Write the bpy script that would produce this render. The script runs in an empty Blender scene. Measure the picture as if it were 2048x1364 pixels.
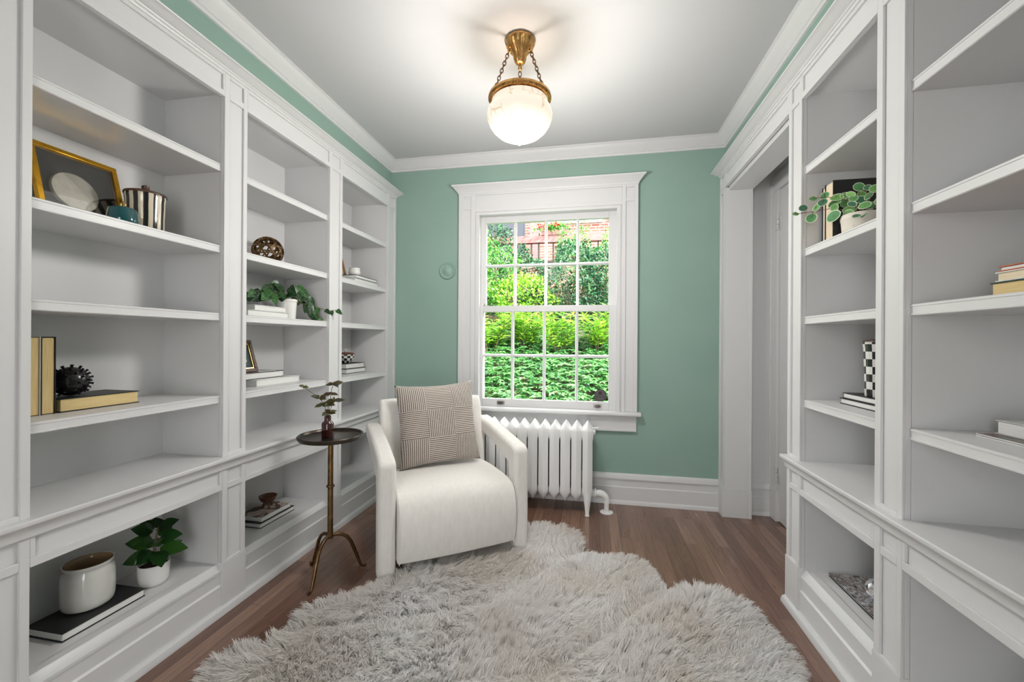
import bpy, bmesh, math, random
import numpy as np
from mathutils import Vector, Matrix, noise as mnoise
random.seed(7); RNG = np.random.default_rng(7)
C = bpy.context.scene.collection
sin, cos, pi = math.sin, math.cos, math.pi

# ------------------------------------------------------------------ materials
def mat(name, col, rough=.5, metal=0., spec=.5, coat=0., noise=None, bump=None, emit=None, trans=0., sheen=0., sss=0.):
    m = bpy.data.materials.new(name); m.use_nodes = True
    nt = m.node_tree; b = nt.nodes['Principled BSDF']; b.name = 'P'
    b.inputs['Base Color'].default_value = (*col, 1); b.inputs['Roughness'].default_value = rough
    b.inputs['Metallic'].default_value = metal; b.inputs['Specular IOR Level'].default_value = spec
    b.inputs['Coat Weight'].default_value = coat; b.inputs['Transmission Weight'].default_value = trans
    b.inputs['Sheen Weight'].default_value = sheen; b.inputs['Subsurface Weight'].default_value = sss
    if emit: b.inputs['Emission Color'].default_value = (*emit[0], 1); b.inputs['Emission Strength'].default_value = emit[1]
    if noise:                       # (scale, colour2, lo, hi[, stretch])
        n = node(nt, 'ShaderNodeTexNoise'); n.inputs['Scale'].default_value = noise[0]; n.inputs['Detail'].default_value = 5
        link(nt, coords(nt, noise[4] if len(noise) > 4 else (1, 1, 1)), n.inputs['Vector'])
        r = ramp(nt, n.outputs['Fac'], [(noise[2], col), (noise[3], noise[1])])
        link(nt, r, b.inputs['Base Color'])
    if bump:                        # (scale, strength, distance)
        n = node(nt, 'ShaderNodeTexNoise'); n.inputs['Scale'].default_value = bump[0]; n.inputs['Detail'].default_value = 3
        link(nt, coords(nt, bump[3] if len(bump) > 3 else (1, 1, 1)), n.inputs['Vector'])
        bump_to(nt, n.outputs['Fac'], bump[1], bump[2])
    return m
def node(nt, t): return nt.nodes.new(t)
def link(nt, a, b): nt.links.new(a, b)
def coords(nt, s=(1, 1, 1), kind='Object'):
    t = node(nt, 'ShaderNodeTexCoord'); m = node(nt, 'ShaderNodeMapping'); m.inputs['Scale'].default_value = s
    link(nt, t.outputs[kind], m.inputs['Vector']); return m.outputs['Vector']
def ramp(nt, fac, stops, interp='LINEAR'):
    r = node(nt, 'ShaderNodeValToRGB'); r.color_ramp.interpolation = interp; e = r.color_ramp.elements
    while len(e) < len(stops): e.new(.5)
    for el, (p, c) in zip(e, stops): el.position = p; el.color = (*c, 1)
    link(nt, fac, r.inputs['Fac']); return r.outputs['Color']
def bump_to(nt, h, strength, dist):
    b = node(nt, 'ShaderNodeBump'); b.inputs['Strength'].default_value = strength; b.inputs['Distance'].default_value = dist
    link(nt, h, b.inputs['Height']); link(nt, b.outputs['Normal'], nt.nodes['P'].inputs['Normal'])
def math_(nt, op, a, b=None, c=None):
    n = node(nt, 'ShaderNodeMath'); n.operation = op
    for i, v in enumerate((a, b, c)):
        if v is None: continue
        if isinstance(v, (int, float)): n.inputs[i].default_value = v
        else: link(nt, v, n.inputs[i])
    return n.outputs[0]
def mixc(nt, fac, a, b):
    n = node(nt, 'ShaderNodeMix'); n.data_type = 'RGBA'
    for s, v in ((n.inputs[0], fac), (n.inputs[6], a), (n.inputs[7], b)):
        if isinstance(v, tuple): s.default_value = (*v, 1)
        elif isinstance(v, (int, float)): s.default_value = v
        else: link(nt, v, s)
    return n.outputs[2]
def xyz(nt, v):
    s = node(nt, 'ShaderNodeSeparateXYZ'); link(nt, v, s.inputs[0]); return s.outputs

WHITE = (.67, .67, .675)
M = {}
M['white'] = mat('white_paint', WHITE, .38, bump=(60, .05, .002))
M['ceiling'] = mat('ceiling_paint', (.56, .56, .57), .8, spec=.2)
M['green'] = mat('green_wall_paint', (.265, .395, .335), .55, spec=.3, noise=(3, (.28, .41, .35), .4, .6))
M['iron'] = mat('white_radiator_paint', (.82, .82, .82), .32, bump=(35, .12, .003))
M['gap_shade'] = mat('dark_gap_shade', (.022, .022, .025), .7)  # near-black that paints in the shade between radiator columns
M['cream'] = mat('cream_upholstery', (.74, .715, .68), .9, spec=.1, sheen=.25, noise=(60, (.78, .76, .73), .35, .65, (1, 1, .25)), bump=(420, .25, .0012, (1, 1, .35)))
M['brass'] = mat('aged_brass', (.62, .36, .13), .3, 1., noise=(45, (.30, .15, .05), .4, .75))
M['bronze'] = mat('dark_bronze', (.16, .095, .045), .36, 1., noise=(30, (.28, .17, .08), .45, .7))
M['tray'] = mat('blackened_tray', (.045, .036, .03), .3, .85, noise=(14, (.09, .07, .055), .4, .7))
M['black'] = mat('black_cover', (.012, .012, .013), .5)
M['blackgloss'] = mat('black_lacquer', (.008, .008, .009), .22, noise=(25, (.03, .028, .03), .45, .7))
M['navy'] = mat('navy_cover', (.01, .02, .06), .5)
M['blue'] = mat('blue_cover', (.02, .09, .26), .5)
M['greycover'] = mat('grey_cover', (.55, .56, .54), .5)
M['whitecover'] = mat('white_cover', (.74, .74, .73), .45)
M['green_cover'] = mat('dark_green_cover', (.015, .05, .045), .5)
M['orange'] = mat('orange_cover', (.50, .13, .05), .5)
M['redcover'] = mat('dark_red_cover', (.35, .07, .06), .5)
M['cover_white_pages'] = M['whitecover']
def pages(name, c1, c2):
    m = mat(name, c1, .8, spec=.15); nt = m.node_tree
    n = node(nt, 'ShaderNodeTexNoise'); n.inputs['Scale'].default_value = 1; n.inputs['Detail'].default_value = 3
    link(nt, coords(nt, (12, 12, 900)), n.inputs['Vector']); link(nt, ramp(nt, n.outputs['Fac'], [(.35, c1), (.65, c2)]), nt.nodes['P'].inputs['Base Color'])
    bump_to(nt, n.outputs['Fac'], .25, .001); return m
def pagesv(name, c1, c2):
    m = mat(name, c1, .8, spec=.15); nt = m.node_tree
    n = node(nt, 'ShaderNodeTexNoise'); n.inputs['Scale'].default_value = 1; n.inputs['Detail'].default_value = 3
    link(nt, coords(nt, (12, 700, 12)), n.inputs['Vector']); link(nt, ramp(nt, n.outputs['Fac'], [(.35, c1), (.65, c2)]), nt.nodes['P'].inputs['Base Color'])
    bump_to(nt, n.outputs['Fac'], .25, .001); return m
M['pg_white'] = pages('white_pages', (.70, .70, .68), (.78, .78, .76))
M['pg_tan'] = pages('tan_pages', (.62, .46, .22), (.72, .57, .30))
M['pg_cream'] = pages('cream_pages', (.68, .58, .40), (.76, .67, .50))
M['pgv_tan'] = pagesv('tan_pages_upright', (.60, .43, .19), (.74, .58, .30))
M['pgv_cream'] = pagesv('cream_pages_upright', (.72, .58, .42), (.80, .70, .54))
M['ceramic'] = mat('white_ceramic', (.78, .77, .75), .16, coat=.4)
M['greyceramic'] = mat('grey_white_glaze', (.60, .60, .57), .14, coat=.5, noise=(9, (.66, .65, .62), .4, .65))
M['tan_glaze'] = mat('tan_inner_glaze', (.33, .22, .12), .2, coat=.3)
M['stoneware'] = mat('speckled_beige_pot', (.70, .65, .57), .5, noise=(50, (.62, .57, .49), .5, .7))
M['teal'] = mat('teal_glaze', (.0, .07, .08), .12, coat=.6)
M['gold'] = mat('gold_leaf_frame', (.80, .44, .04), .28, .85, noise=(30, (.55, .28, .03), .5, .75))
M['goldring'] = mat('polished_gold', (.85, .60, .22), .16, 1.)
M['plaster'] = mat('plaster_medallion', (.74, .68, .60), .7, noise=(28, (.66, .60, .53), .5, .62), bump=(26, .5, .006))
M['darkwood'] = mat('dark_wood', (.10, .045, .025), .4, noise=(9, (.05, .022, .014), .4, .65, (1, 1, 8)))
M['brownwood'] = mat('reddish_brown_wood', (.11, .045, .02), .42, noise=(20, (.07, .028, .013), .4, .65))
M['soil'] = mat('dark_potting_soil', (.02, .014, .01), .95, bump=(140, .8, .006))
M['stem'] = mat('brown_green_stem', (.12, .10, .04), .6)
M['redstem'] = mat('reddish_stem', (.20, .10, .07), .6)
M['chrome'] = mat('faceted_chrome', (.85, .87, .9), .06, 1.)
M['hinge'] = mat('painted_hinge', (.66, .66, .66), .35, .2)
M['nickel'] = mat('aged_nickel', (.40, .36, .33), .35, .9)
M['dirt_glass'] = mat('dark_oxblood_glass', (.045, .012, .010), .08, coat=.5)
M['mud'] = mat('hill_soil', (.05, .035, .02), .95, noise=(5, (.09, .07, .04), .4, .6))
def leafmat(name, cols, rough=.35, spec=.5, trans=.25):
    m = mat(name, cols[0], rough, spec=spec); nt = m.node_tree; g = node(nt, 'ShaderNodeNewGeometry')
    n = len(cols); c = ramp(nt, g.outputs['Random Per Island'], [(i / max(1, n - 1), q) for i, q in enumerate(cols)])
    link(nt, c, nt.nodes['P'].inputs['Base Color'])
    if trans:
        t = node(nt, 'ShaderNodeBsdfTranslucent'); link(nt, c, t.inputs['Color'])
        mx = node(nt, 'ShaderNodeMixShader'); mx.inputs[0].default_value = trans
        out = nt.nodes['Material Output']; link(nt, nt.nodes['P'].outputs[0], mx.inputs[1]); link(nt, t.outputs[0], mx.inputs[2]); link(nt, mx.outputs[0], out.inputs[0])
    return m
M['ficus'] = leafmat('glossy_dark_leaf', [(.008, .035, .008), (.015, .06, .012), (.03, .09, .014)], .25)
M['sprig'] = leafmat('olive_bronze_leaf', [(.10, .075, .02), (.05, .05, .035), (.13, .15, .03), (.09, .045, .02)], .5)
def spotted():
    m = mat('silver_spotted_leaf', (.01, .05, .012), .35); nt = m.node_tree
    v = node(nt, 'ShaderNodeTexNoise'); v.inputs['Scale'].default_value = 210; v.inputs['Detail'].default_value = 2
    link(nt, coords(nt), v.inputs['Vector'])
    g = node(nt, 'ShaderNodeNewGeometry'); base = ramp(nt, g.outputs['Random Per Island'], [(0, (.006, .03, .008)), (.6, (.015, .07, .014)), (1, (.035, .13, .022))])
    f = ramp(nt, v.outputs['Fac'], [(.60, (0, 0, 0)), (.66, (1, 1, 1))])
    link(nt, mixc(nt, f, base, (.26, .40, .26)), nt.nodes['P'].inputs['Base Color']); return m
M['spotted'] = spotted()
def rimmed():                       # green leaf with a pale margin: distance from the middle is stored on the mesh
    m = mat('pale_edged_leaf', (.05, .2, .06), .4); nt = m.node_tree
    a = node(nt, 'ShaderNodeAttribute'); a.attribute_name = 'edge'
    g = node(nt, 'ShaderNodeNewGeometry'); base = ramp(nt, g.outputs['Random Per Island'], [(0, (.045, .16, .09)), (.5, (.10, .30, .10)), (1, (.21, .48, .12))])
    f = ramp(nt, a.outputs['Fac'], [(.80, (0, 0, 0)), (.93, (1, 1, 1))])
    link(nt, mixc(nt, f, base, (.62, .70, .50)), nt.nodes['P'].inputs['Base Color']); return m
M['rimmed'] = rimmed()
def oak():
    m = mat('stained_oak_planks', (.2, .1, .06), .3, spec=.6, coat=.35); m.node_tree.nodes['P'].inputs['Coat Roughness'].default_value = .16; nt = m.node_tree
    t = node(nt, 'ShaderNodeTexCoord'); p = xyz(nt, t.outputs['Object'])
    cx = node(nt, 'ShaderNodeCombineXYZ'); link(nt, p[1], cx.inputs[0]); link(nt, p[0], cx.inputs[1])
    br = node(nt, 'ShaderNodeTexBrick'); br.offset = .37; br.offset_frequency = 3; br.squash = 1
    for k, v in (('Scale', 1), ('Mortar Size', .0009), ('Mortar Smooth', .1), ('Bias', 0), ('Brick Width', .95), ('Row Height', .060)): br.inputs[k].default_value = v
    br.inputs['Color1'].default_value = (0, 0, 0, 1); br.inputs['Color2'].default_value = (1, 1, 1, 1); br.inputs['Mortar'].default_value = (.5, .5, .5, 1)
    link(nt, cx.outputs[0], br.inputs['Vector'])
    n = node(nt, 'ShaderNodeTexNoise'); n.inputs['Scale'].default_value = 1; n.inputs['Detail'].default_value = 6; n.inputs['Distortion'].default_value = 1.2
    mp = node(nt, 'ShaderNodeMapping'); mp.inputs['Scale'].default_value = (75, 3.2, 1); link(nt, t.outputs['Object'], mp.inputs['Vector'])
    off = node(nt, 'ShaderNodeVectorMath'); off.operation = 'MULTIPLY_ADD'; off.inputs[1].default_value = (9, 9, 9); link(nt, br.outputs['Color'], off.inputs[0]); link(nt, mp.outputs[0], off.inputs[2]); link(nt, off.outputs[0], n.inputs['Vector'])
    base = ramp(nt, br.outputs['Color'], [(0, (.15, .074, .049)), (.5, (.215, .115, .079)), (1, (.30, .175, .125))])
    grain = ramp(nt, n.outputs['Fac'], [(.30, (.68, .67, .66)), (.62, (1.10, 1.09, 1.08))])
    mu = node(nt, 'ShaderNodeMix'); mu.data_type = 'RGBA'; mu.blend_type = 'MULTIPLY'; mu.inputs[0].default_value = 1; link(nt, base, mu.inputs[6]); link(nt, grain, mu.inputs[7])
    link(nt, mixc(nt, br.outputs['Fac'], mu.outputs[2], (.03, .014, .008)), nt.nodes['P'].inputs['Base Color'])
    link(nt, ramp(nt, n.outputs['Fac'], [(.3, (.36, .36, .36)), (.7, (.26, .26, .26))]), nt.nodes['P'].inputs['Roughness'])
    bump_to(nt, n.outputs['Fac'], .06, .002); return m
M['oak'] = oak()
def brickmat(name, c1, c2, mortar, s=1.):
    m = mat(name, c1, .85, spec=.2); nt = m.node_tree
    p = xyz(nt, node(nt, 'ShaderNodeTexCoord').outputs['Object']); cx = node(nt, 'ShaderNodeCombineXYZ'); link(nt, p[0], cx.inputs[0]); link(nt, p[2], cx.inputs[1])
    br = node(nt, 'ShaderNodeTexBrick')
    for k, v in (('Scale', s), ('Mortar Size', .011), ('Brick Width', .22), ('Row Height', .073)): br.inputs[k].default_value = v
    br.inputs['Color1'].default_value = (*c1, 1); br.inputs['Color2'].default_value = (*c2, 1); br.inputs['Mortar'].default_value = (*mortar, 1)
    link(nt, cx.outputs[0], br.inputs['Vector']); link(nt, br.outputs['Color'], nt.nodes['P'].inputs['Base Color']); return m
M['brick'] = brickmat('red_brick', (.22, .085, .065), (.30, .14, .105), (.36, .32, .285))
def angular(name, count, rows, c1, c2, wave=0.):      # stripes (rows=0) or checks around the upright axis
    m = mat(name, c1, .14, coat=.5); nt = m.node_tree
    p = xyz(nt, node(nt, 'ShaderNodeTexCoord').outputs['Object'])
    a = math_(nt, 'MULTIPLY', math_(nt, 'ADD', math_(nt, 'ARCTAN2', p[1], p[0]), pi), count / (2 * pi))
    if wave:
        n = node(nt, 'ShaderNodeTexNoise'); n.inputs['Scale'].default_value = 22; link(nt, coords(nt), n.inputs['Vector'])
        a = math_(nt, 'ADD', a, math_(nt, 'MULTIPLY', n.outputs['Fac'], wave))
    s = math_(nt, 'FLOOR', a)
    if rows: s = math_(nt, 'ADD', s, math_(nt, 'FLOOR', math_(nt, 'MULTIPLY', p[2], rows)))
    f = math_(nt, 'MODULO', s, 2.)
    link(nt, mixc(nt, f, c1, c2), nt.nodes['P'].inputs['Base Color']); return m
M['striped'] = angular('black_cream_stripes', 26, 0, (.012, .010, .010), (.70, .62, .48), .25)
M['checks'] = angular('black_white_checks', 12, 37, (.010, .012, .014), (.78, .77, .74))
M['checksbowl'] = angular('black_white_bowl_checks', 16, 57, (.010, .012, .014), (.78, .77, .74))
def pillowmat():
    m = mat('basketweave_knit', (.2, .13, .1), .95, spec=.1, sheen=.3); nt = m.node_tree
    p = xyz(nt, node(nt, 'ShaderNodeTexCoord').outputs['Object'])
    B = .158; per = .0108; dash = .0078
    ux = math_(nt, 'DIVIDE', math_(nt, 'ADD', p[0], 10 * B + B * .5), B); uz = math_(nt, 'DIVIDE', math_(nt, 'ADD', p[2], 10 * B + B * .5), B)
    par = math_(nt, 'MODULO', math_(nt, 'ADD', math_(nt, 'FLOOR', ux), math_(nt, 'FLOOR', uz)), 2.)
    px = math_(nt, 'MULTIPLY', p[0], 2 * pi / per); pz = math_(nt, 'MULTIPLY', p[2], 2 * pi / per)
    la = math_(nt, 'SINE', px); lb = math_(nt, 'SINE', pz)
    da = math_(nt, 'SINE', math_(nt, 'MULTIPLY', p[2], 2 * pi / dash)); db = math_(nt, 'SINE', math_(nt, 'MULTIPLY', p[0], 2 * pi / dash))
    def sel(a, b): return math_(nt, 'ADD', math_(nt, 'MULTIPLY', a, math_(nt, 'SUBTRACT', 1., par)), math_(nt, 'MULTIPLY', b, par))
    L = sel(la, lb); D = sel(math_(nt, 'MULTIPLY', da, .55), math_(nt, 'MULTIPLY', db, .12))
    h = math_(nt, 'ADD', L, D)
    link(nt, ramp(nt, math_(nt, 'MULTIPLY_ADD', h, .25, .5), [(.40, (.20, .14, .115)), (.60, (.66, .62, .57))]), nt.nodes['P'].inputs['Base Color'])
    bump_to(nt, h, .6, .003); return m
M['pillow'] = pillowmat()
def art(name, cols, scale, seed=0., distort=2.):
    m = mat(name, cols[0], .3); nt = m.node_tree
    n = node(nt, 'ShaderNodeTexNoise'); n.inputs['Scale'].default_value = scale; n.inputs['Detail'].default_value = 4; n.inputs['Distortion'].default_value = distort
    mp = node(nt, 'ShaderNodeMapping'); mp.inputs['Location'].default_value = (seed, seed, 0); link(nt, node(nt, 'ShaderNodeTexCoord').outputs['Object'], mp.inputs[0]); link(nt, mp.outputs[0], n.inputs['Vector'])
    k = len(cols); link(nt, ramp(nt, n.outputs['Fac'], [(.36 + .28 * i / (k - 1), c) for i, c in enumerate(cols)], 'CONSTANT'), nt.nodes['P'].inputs['Base Color']); return m
M['art_brown'] = art('brown_abstract_cover', [(.05, .02, .015), (.40, .30, .24), (.52, .44, .38), (.45, .36, .30), (.03, .02, .02)], 9, 3.)
M['art_bw'] = art('black_and_white_cover', [(.015, .014, .014), (.60, .58, .55), (.70, .69, .67), (.02, .018, .018)], 7, 1.4)
M['art_photo'] = art('collage_cover', [(.04, .035, .03), (.30, .29, .28), (.16, .09, .06), (.50, .52, .55), (.26, .30, .38), (.62, .63, .64)], 22, 5., 3.)
M['art_dark'] = art('dark_photo_cover', [(.03, .03, .02), (.07, .06, .035), (.16, .07, .05), (.05, .05, .07)], 14, 2.)
M['mat_black'] = mat('black_mat_board', (.016, .014, .015), .6)
M['mat_teal'] = mat('slate_mat_board', (.035, .055, .06), .6)
def glass(name, refl=.5):
    m = bpy.data.materials.new(name); m.use_nodes = True; nt = m.node_tree; nt.nodes.remove(nt.nodes['Principled BSDF'])
    t = node(nt, 'ShaderNodeBsdfTransparent'); t.inputs[0].default_value = (.98, .99, .985, 1); g = node(nt, 'ShaderNodeBsdfGlossy'); g.inputs['Roughness'].default_value = .0
    f = node(nt, 'ShaderNodeFresnel'); f.inputs[0].default_value = 1.45; mx = node(nt, 'ShaderNodeMixShader'); link(nt, math_(nt, 'MULTIPLY', f.outputs[0], refl), mx.inputs[0])
    link(nt, t.outputs[0], mx.inputs[1]); link(nt, g.outputs[0], mx.inputs[2]); link(nt, mx.outputs[0], nt.nodes['Material Output'].inputs[0]); return m
M['glass'] = glass('clear_glass', .05); M['frameglass'] = glass('frame_glazing', .55)
def globe():
    m = mat('frosted_cut_glass', (.28, .25, .21), .35, emit=((1., .86, .68), 1.)); nt = m.node_tree; b = nt.nodes['P']
    v = node(nt, 'ShaderNodeTexVoronoi'); v.inputs['Scale'].default_value = 26; v.feature = 'DISTANCE_TO_EDGE'; link(nt, coords(nt, (1, 1, .6)), v.inputs['Vector'])
    n = node(nt, 'ShaderNodeTexNoise'); n.inputs['Scale'].default_value = 9; link(nt, coords(nt), n.inputs['Vector'])
    k = math_(nt, 'MULTIPLY', math_(nt, 'LESS_THAN', v.outputs['Distance'], .05), math_(nt, 'GREATER_THAN', n.outputs['Fac'], .52))
    link(nt, mixc(nt, k, (1., .89, .74), (1., .78, .52)), b.inputs['Emission Color'])
    link(nt, math_(nt, 'MULTIPLY_ADD', k, -.06, GLOBE_E), b.inputs['Emission Strength']); return m
GLOBE_E = .25
M['globe'] = globe()
M['bulb'] = mat('lit_bulb', (1, .9, .75), .3, emit=((1., .85, .62), 3.))

# ------------------------------------------------------------------ mesh building
class MB:
    def __init__(s): s.v = []; s.f = []; s.mi = []; s.cur = 0
    def add(s, vs, fs):
        o = len(s.v); s.v += [tuple(v) for v in vs]
        for f in fs: s.f.append([i + o for i in f]); s.mi.append(s.cur)
    def box(s, x0, x1, y0, y1, z0, z1):
        if x0 > x1: x0, x1 = x1, x0
        if y0 > y1: y0, y1 = y1, y0
        if z0 > z1: z0, z1 = z1, z0
        s.hexa([(x0, y0, z0), (x1, y0, z0), (x1, y1, z0), (x0, y1, z0), (x0, y0, z1), (x1, y0, z1), (x1, y1, z1), (x0, y1, z1)]); return s
    def hexa(s, p): s.add(p, [(0, 3, 2, 1), (4, 5, 6, 7), (0, 1, 5, 4), (1, 2, 6, 5), (2, 3, 7, 6), (3, 0, 4, 7)]); return s
    def prism(s, prof, fn, a, b):       # fn(u, v, t) -> point
        n = len(prof); vs = [fn(u, v, a) for u, v in prof] + [fn(u, v, b) for u, v in prof]
        s.add(vs, [list(range(n))[::-1], list(range(n, 2 * n))] + [(i, (i + 1) % n, n + (i + 1) % n, n + i) for i in range(n)]); return s
    def lathe(s, prof, c=(0, 0, 0), seg=40, axis='z', close=False):
        rows = []
        for r, z in prof:
            if r < 1e-6: rows.append([(0, 0, z)])
            else: rows.append([(r * cos(2 * pi * k / seg), r * sin(2 * pi * k / seg), z) for k in range(seg)])
        vs = []; idx = []
        for row in rows: idx.append(list(range(len(vs), len(vs) + len(row)))); vs += row
        fs = []
        pairs = list(zip(idx[:-1], idx[1:])) + ([(idx[-1], idx[0])] if close else [])
        for a, b in pairs:
            for k in range(seg):
                k2 = (k + 1) % seg
                if len(a) == 1 and len(b) == 1: continue
                if len(a) == 1: fs.append((a[0], b[k2], b[k]))
                elif len(b) == 1: fs.append((a[k], a[k2], b[0]))
                else: fs.append((a[k], a[k2], b[k2], b[k]))
        if axis == 'y': vs = [(x, -z, y) for x, y, z in vs]
        if axis == 'x': vs = [(z, x, y) for x, y, z in vs]
        s.add([(x + c[0], y + c[1], z + c[2]) for x, y, z in vs], fs); return s
    def tube(s, pts, r, seg=10, closed=False):
        pts = [Vector(p) for p in pts]; n = len(pts); rs = r if isinstance(r, (list, tuple)) else [r] * n
        up = None; vs = []
        for i, p in enumerate(pts):
            if closed: d = pts[(i + 1) % n] - pts[i - 1]
            else: d = pts[min(i + 1, n - 1)] - pts[max(i - 1, 0)]
            d.normalize()
            if up is None: up = Vector((0, 0, 1)) if abs(d.z) < .9 else Vector((1, 0, 0))
            a = d.cross(up); a.normalize(); b = a.cross(d); up = b
            vs += [p + rs[i] * (cos(2 * pi * k / seg) * a + sin(2 * pi * k / seg) * b) for k in range(seg)]
        fs = []
        for i in range(n if closed else n - 1):
            j = (i + 1) % n
            fs += [(i * seg + k, i * seg + (k + 1) % seg, j * seg + (k + 1) % seg, j * seg + k) for k in range(seg)]
        if not closed: fs += [list(range(seg))[::-1], list(range((n - 1) * seg, n * seg))]
        s.add(vs, fs); return s
    def grid(s, fn, nu, nv):
        vs = [fn(i / nu, j / nv) for i in range(nu + 1) for j in range(nv + 1)]
        s.add(vs, [(i * (nv + 1) + j, (i + 1) * (nv + 1) + j, (i + 1) * (nv + 1) + j + 1, i * (nv + 1) + j + 1) for i in range(nu) for j in range(nv)]); return s
    def obj(s, name, m, parent=None, loc=(0, 0, 0), smooth=35, bevel=0., seg=2, sub=0):
        me = bpy.data.meshes.new(name); me.from_pydata(s.v, [], s.f)
        for q in (m if isinstance(m, (list, tuple)) else [m]): me.materials.append(q)
        bm = bmesh.new(); bm.from_mesh(me)
        for f, i in zip(bm.faces, s.mi): f.material_index = i; f.smooth = bool(smooth)
        bmesh.ops.recalc_face_normals(bm, faces=bm.faces); bm.to_mesh(me); bm.free()
        if smooth: me.set_sharp_from_angle(angle=math.radians(smooth))
        o = bpy.data.objects.new(name, me); C.objects.link(o); o.location = loc
        if parent: o.parent = parent
        if bevel:
            b = o.modifiers.new('bevel', 'BEVEL'); b.width = bevel; b.segments = seg; b.limit_method = 'ANGLE'; b.angle_limit = math.radians(50); b.harden_normals = False
        if sub:
            b = o.modifiers.new('sub', 'SUBSURF'); b.levels = sub; b.render_levels = sub
        return o
def tag(o, label, cat, group=None, kind=None):
    o['label'] = label; o['category'] = cat
    if group: o['group'] = group
    if kind: o['kind'] = kind
    return o
def thing(name, loc, label, cat, group=None, rz=0.):
    o = bpy.data.objects.new(name, None); C.objects.link(o); o.location = loc; o.rotation_euler = (0, 0, rz); o.empty_display_size = .05
    return tag(o, label, cat, group)
def struct(o): o['kind'] = 'structure'; return o
def structroot(name, loc=(0, 0, 0)):
    o = bpy.data.objects.new(name, None); C.objects.link(o); o.location = loc; o['kind'] = 'structure'; return o

# ------------------------------------------------------------------ room shell
H_CEIL = 2.552; YB = 3.035; XL = -1.515; XR = .862; YF = -.75
struct(MB().box(-2.1, 1.6, -2.6, YB + .12, -.08, 0).obj('floor', M['oak'], smooth=0))
struct(MB().box(-2.1, 1.6, -2.6, YB + .25, H_CEIL, H_CEIL + .12).obj('ceiling', M['ceiling'], smooth=0))
WX0, WX1, WZ0, WZ1 = -.865, .212, .60, 2.135      # window hole
wb = MB().box(-2.1, WX0, YB, YB + .22, 0, H_CEIL).box(WX1, 1.6, YB, YB + .22, 0, H_CEIL).box(WX0, WX1, YB, YB + .22, 0, WZ0).box(WX0, WX1, YB, YB + .22, WZ1, H_CEIL)
struct(wb.obj('wall_back', M['green'], smooth=0))
wl = MB().box(-2.1, -1.84, YF, YB, 0, 2.30).box(-2.1, -1.56, YF, YB, 2.30, H_CEIL).box(-1.84, -1.56, YF, .745, 0, 2.30)
struct(wl.obj('wall_left', M['green'], smooth=0))
wr = MB().box(1.22, 1.6, YF, YB, 0, 2.33).box(.90, 1.6, YF, YB, 2.33, H_CEIL).box(.90, 1.22, YF, .69, 0, 2.33)
struct(wr.obj('wall_right', [M['green']], smooth=0))
wf = MB().box(-2.1, -.62, YF - .12, YF, 0, H_CEIL).box(.02, 1.6, YF - .12, YF, 0, H_CEIL).box(-.62, .02, YF - .12, YF, 2.05, H_CEIL)  # unseen opening behind the camera, added to let in fill light
struct(wf.obj('wall_front', M['white'], smooth=0))
# baseboard with cap, step and shoe
BASE = [(0, 0), (.030, 0), (.030, .008), (.024, .022), (.017, .027), (.017, .118), (.012, .124), (.012, .172), (.022, .176), (.022, .186), (.016, .206), (.008, .214), (0, .214)]
bb = MB().prism(BASE, lambda u, v, t: (t, YB - u, v), -1.50, .866)
struct(bb.obj('baseboard_back', M['white'], smooth=25))
# crown: profile (drop, projection)
CROWN = [(0, 0), (0, .072), (.008, .072), (.012, .064), (.020, .058), (.036, .046), (.048, .030), (.056, .022), (.060, .022), (.064, .014), (.076, .012), (.076, 0)]
def crown(name, pts):
    mb = MB(); n = len(CROWN); rings = []
    for (x, y, ox, oy) in pts: rings.append([(x + ox * p, y + oy * p, H_CEIL - d) for d, p in CROWN])
    vs = [v for r in rings for v in r]; fs = []
    for i in range(len(rings) - 1): fs += [(i * n + k, i * n + (k + 1) % n, (i + 1) * n + (k + 1) % n, (i + 1) * n + k) for k in range(n)]
    fs += [list(range(n)), list(range((len(rings) - 1) * n, len(rings) * n))]
    mb.add(vs, fs); return struct(mb.obj(name, M['white'], smooth=25))
crown('trim_1', [(-1.56, YF, 1, 0), (-1.56, YB, 1, -1), (.90, YB, -1, -1), (.90, YF, -1, 0)])

# ------------------------------------------------------------------ window
w = structroot('window_1', (-.33, YB, .6)); wp = w.location
def wobj(mb, name, m=None, parent=None, **k):
    o = mb.obj(name, m or M['white'], None, **k); o.parent = parent or w
    o.matrix_parent_inverse = Matrix.Translation(-Vector(wp)); return o
def wsub(mb, name, m, parent, **k):
    o = mb.obj(name, m, None, **k); o.parent = parent; return o
F0 = YB - .030; F1 = YB - .022      # raised face, recessed face
mb = MB()
for a, b in ((-.992, -.8655), (.2125, .324)):
    mb.box(a, b, F1, YB, .655, 2.275)
mb.box(-.8655, .2125, F1, YB, 2.118, 2.275)
for a, b in ((-.992, -.952), (-.896, -.862), (.215, .240), (.296, .324)): mb.box(a, b, F0, F1, .655, 2.275)
for z0, z1 in ((2.120, 2.152), (2.246, 2.275)): mb.box(-.862, .215, F0, F1, z0, z1)
for a, b in ((-.952, -.896), (.240, .296)): mb.box(a, b, F0, F1, 2.142, 2.166); mb.box(a, b, F0, F1, 2.240, 2.275)
wobj(mb, 'casing', bevel=.0015)
HEAD = [(0, 2.262), (.034, 2.262), (.036, 2.272), (.046, 2.284), (.066, 2.306), (.076, 2.311), (.076, 2.322), (0, 2.322)]
mb = MB(); n = len(HEAD)
def headring(x, sx): return [(x + sx * max(0, u - .03), YB - u, v) for u, v in HEAD]
mb.add(headring(-.992, -1) + headring(.324, 1), [list(range(n))[::-1], list(range(n, 2 * n))] + [(i, (i + 1) % n, n + (i + 1) % n, n + i) for i in range(n)])
wobj(mb, 'head_cornice', smooth=25)
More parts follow.
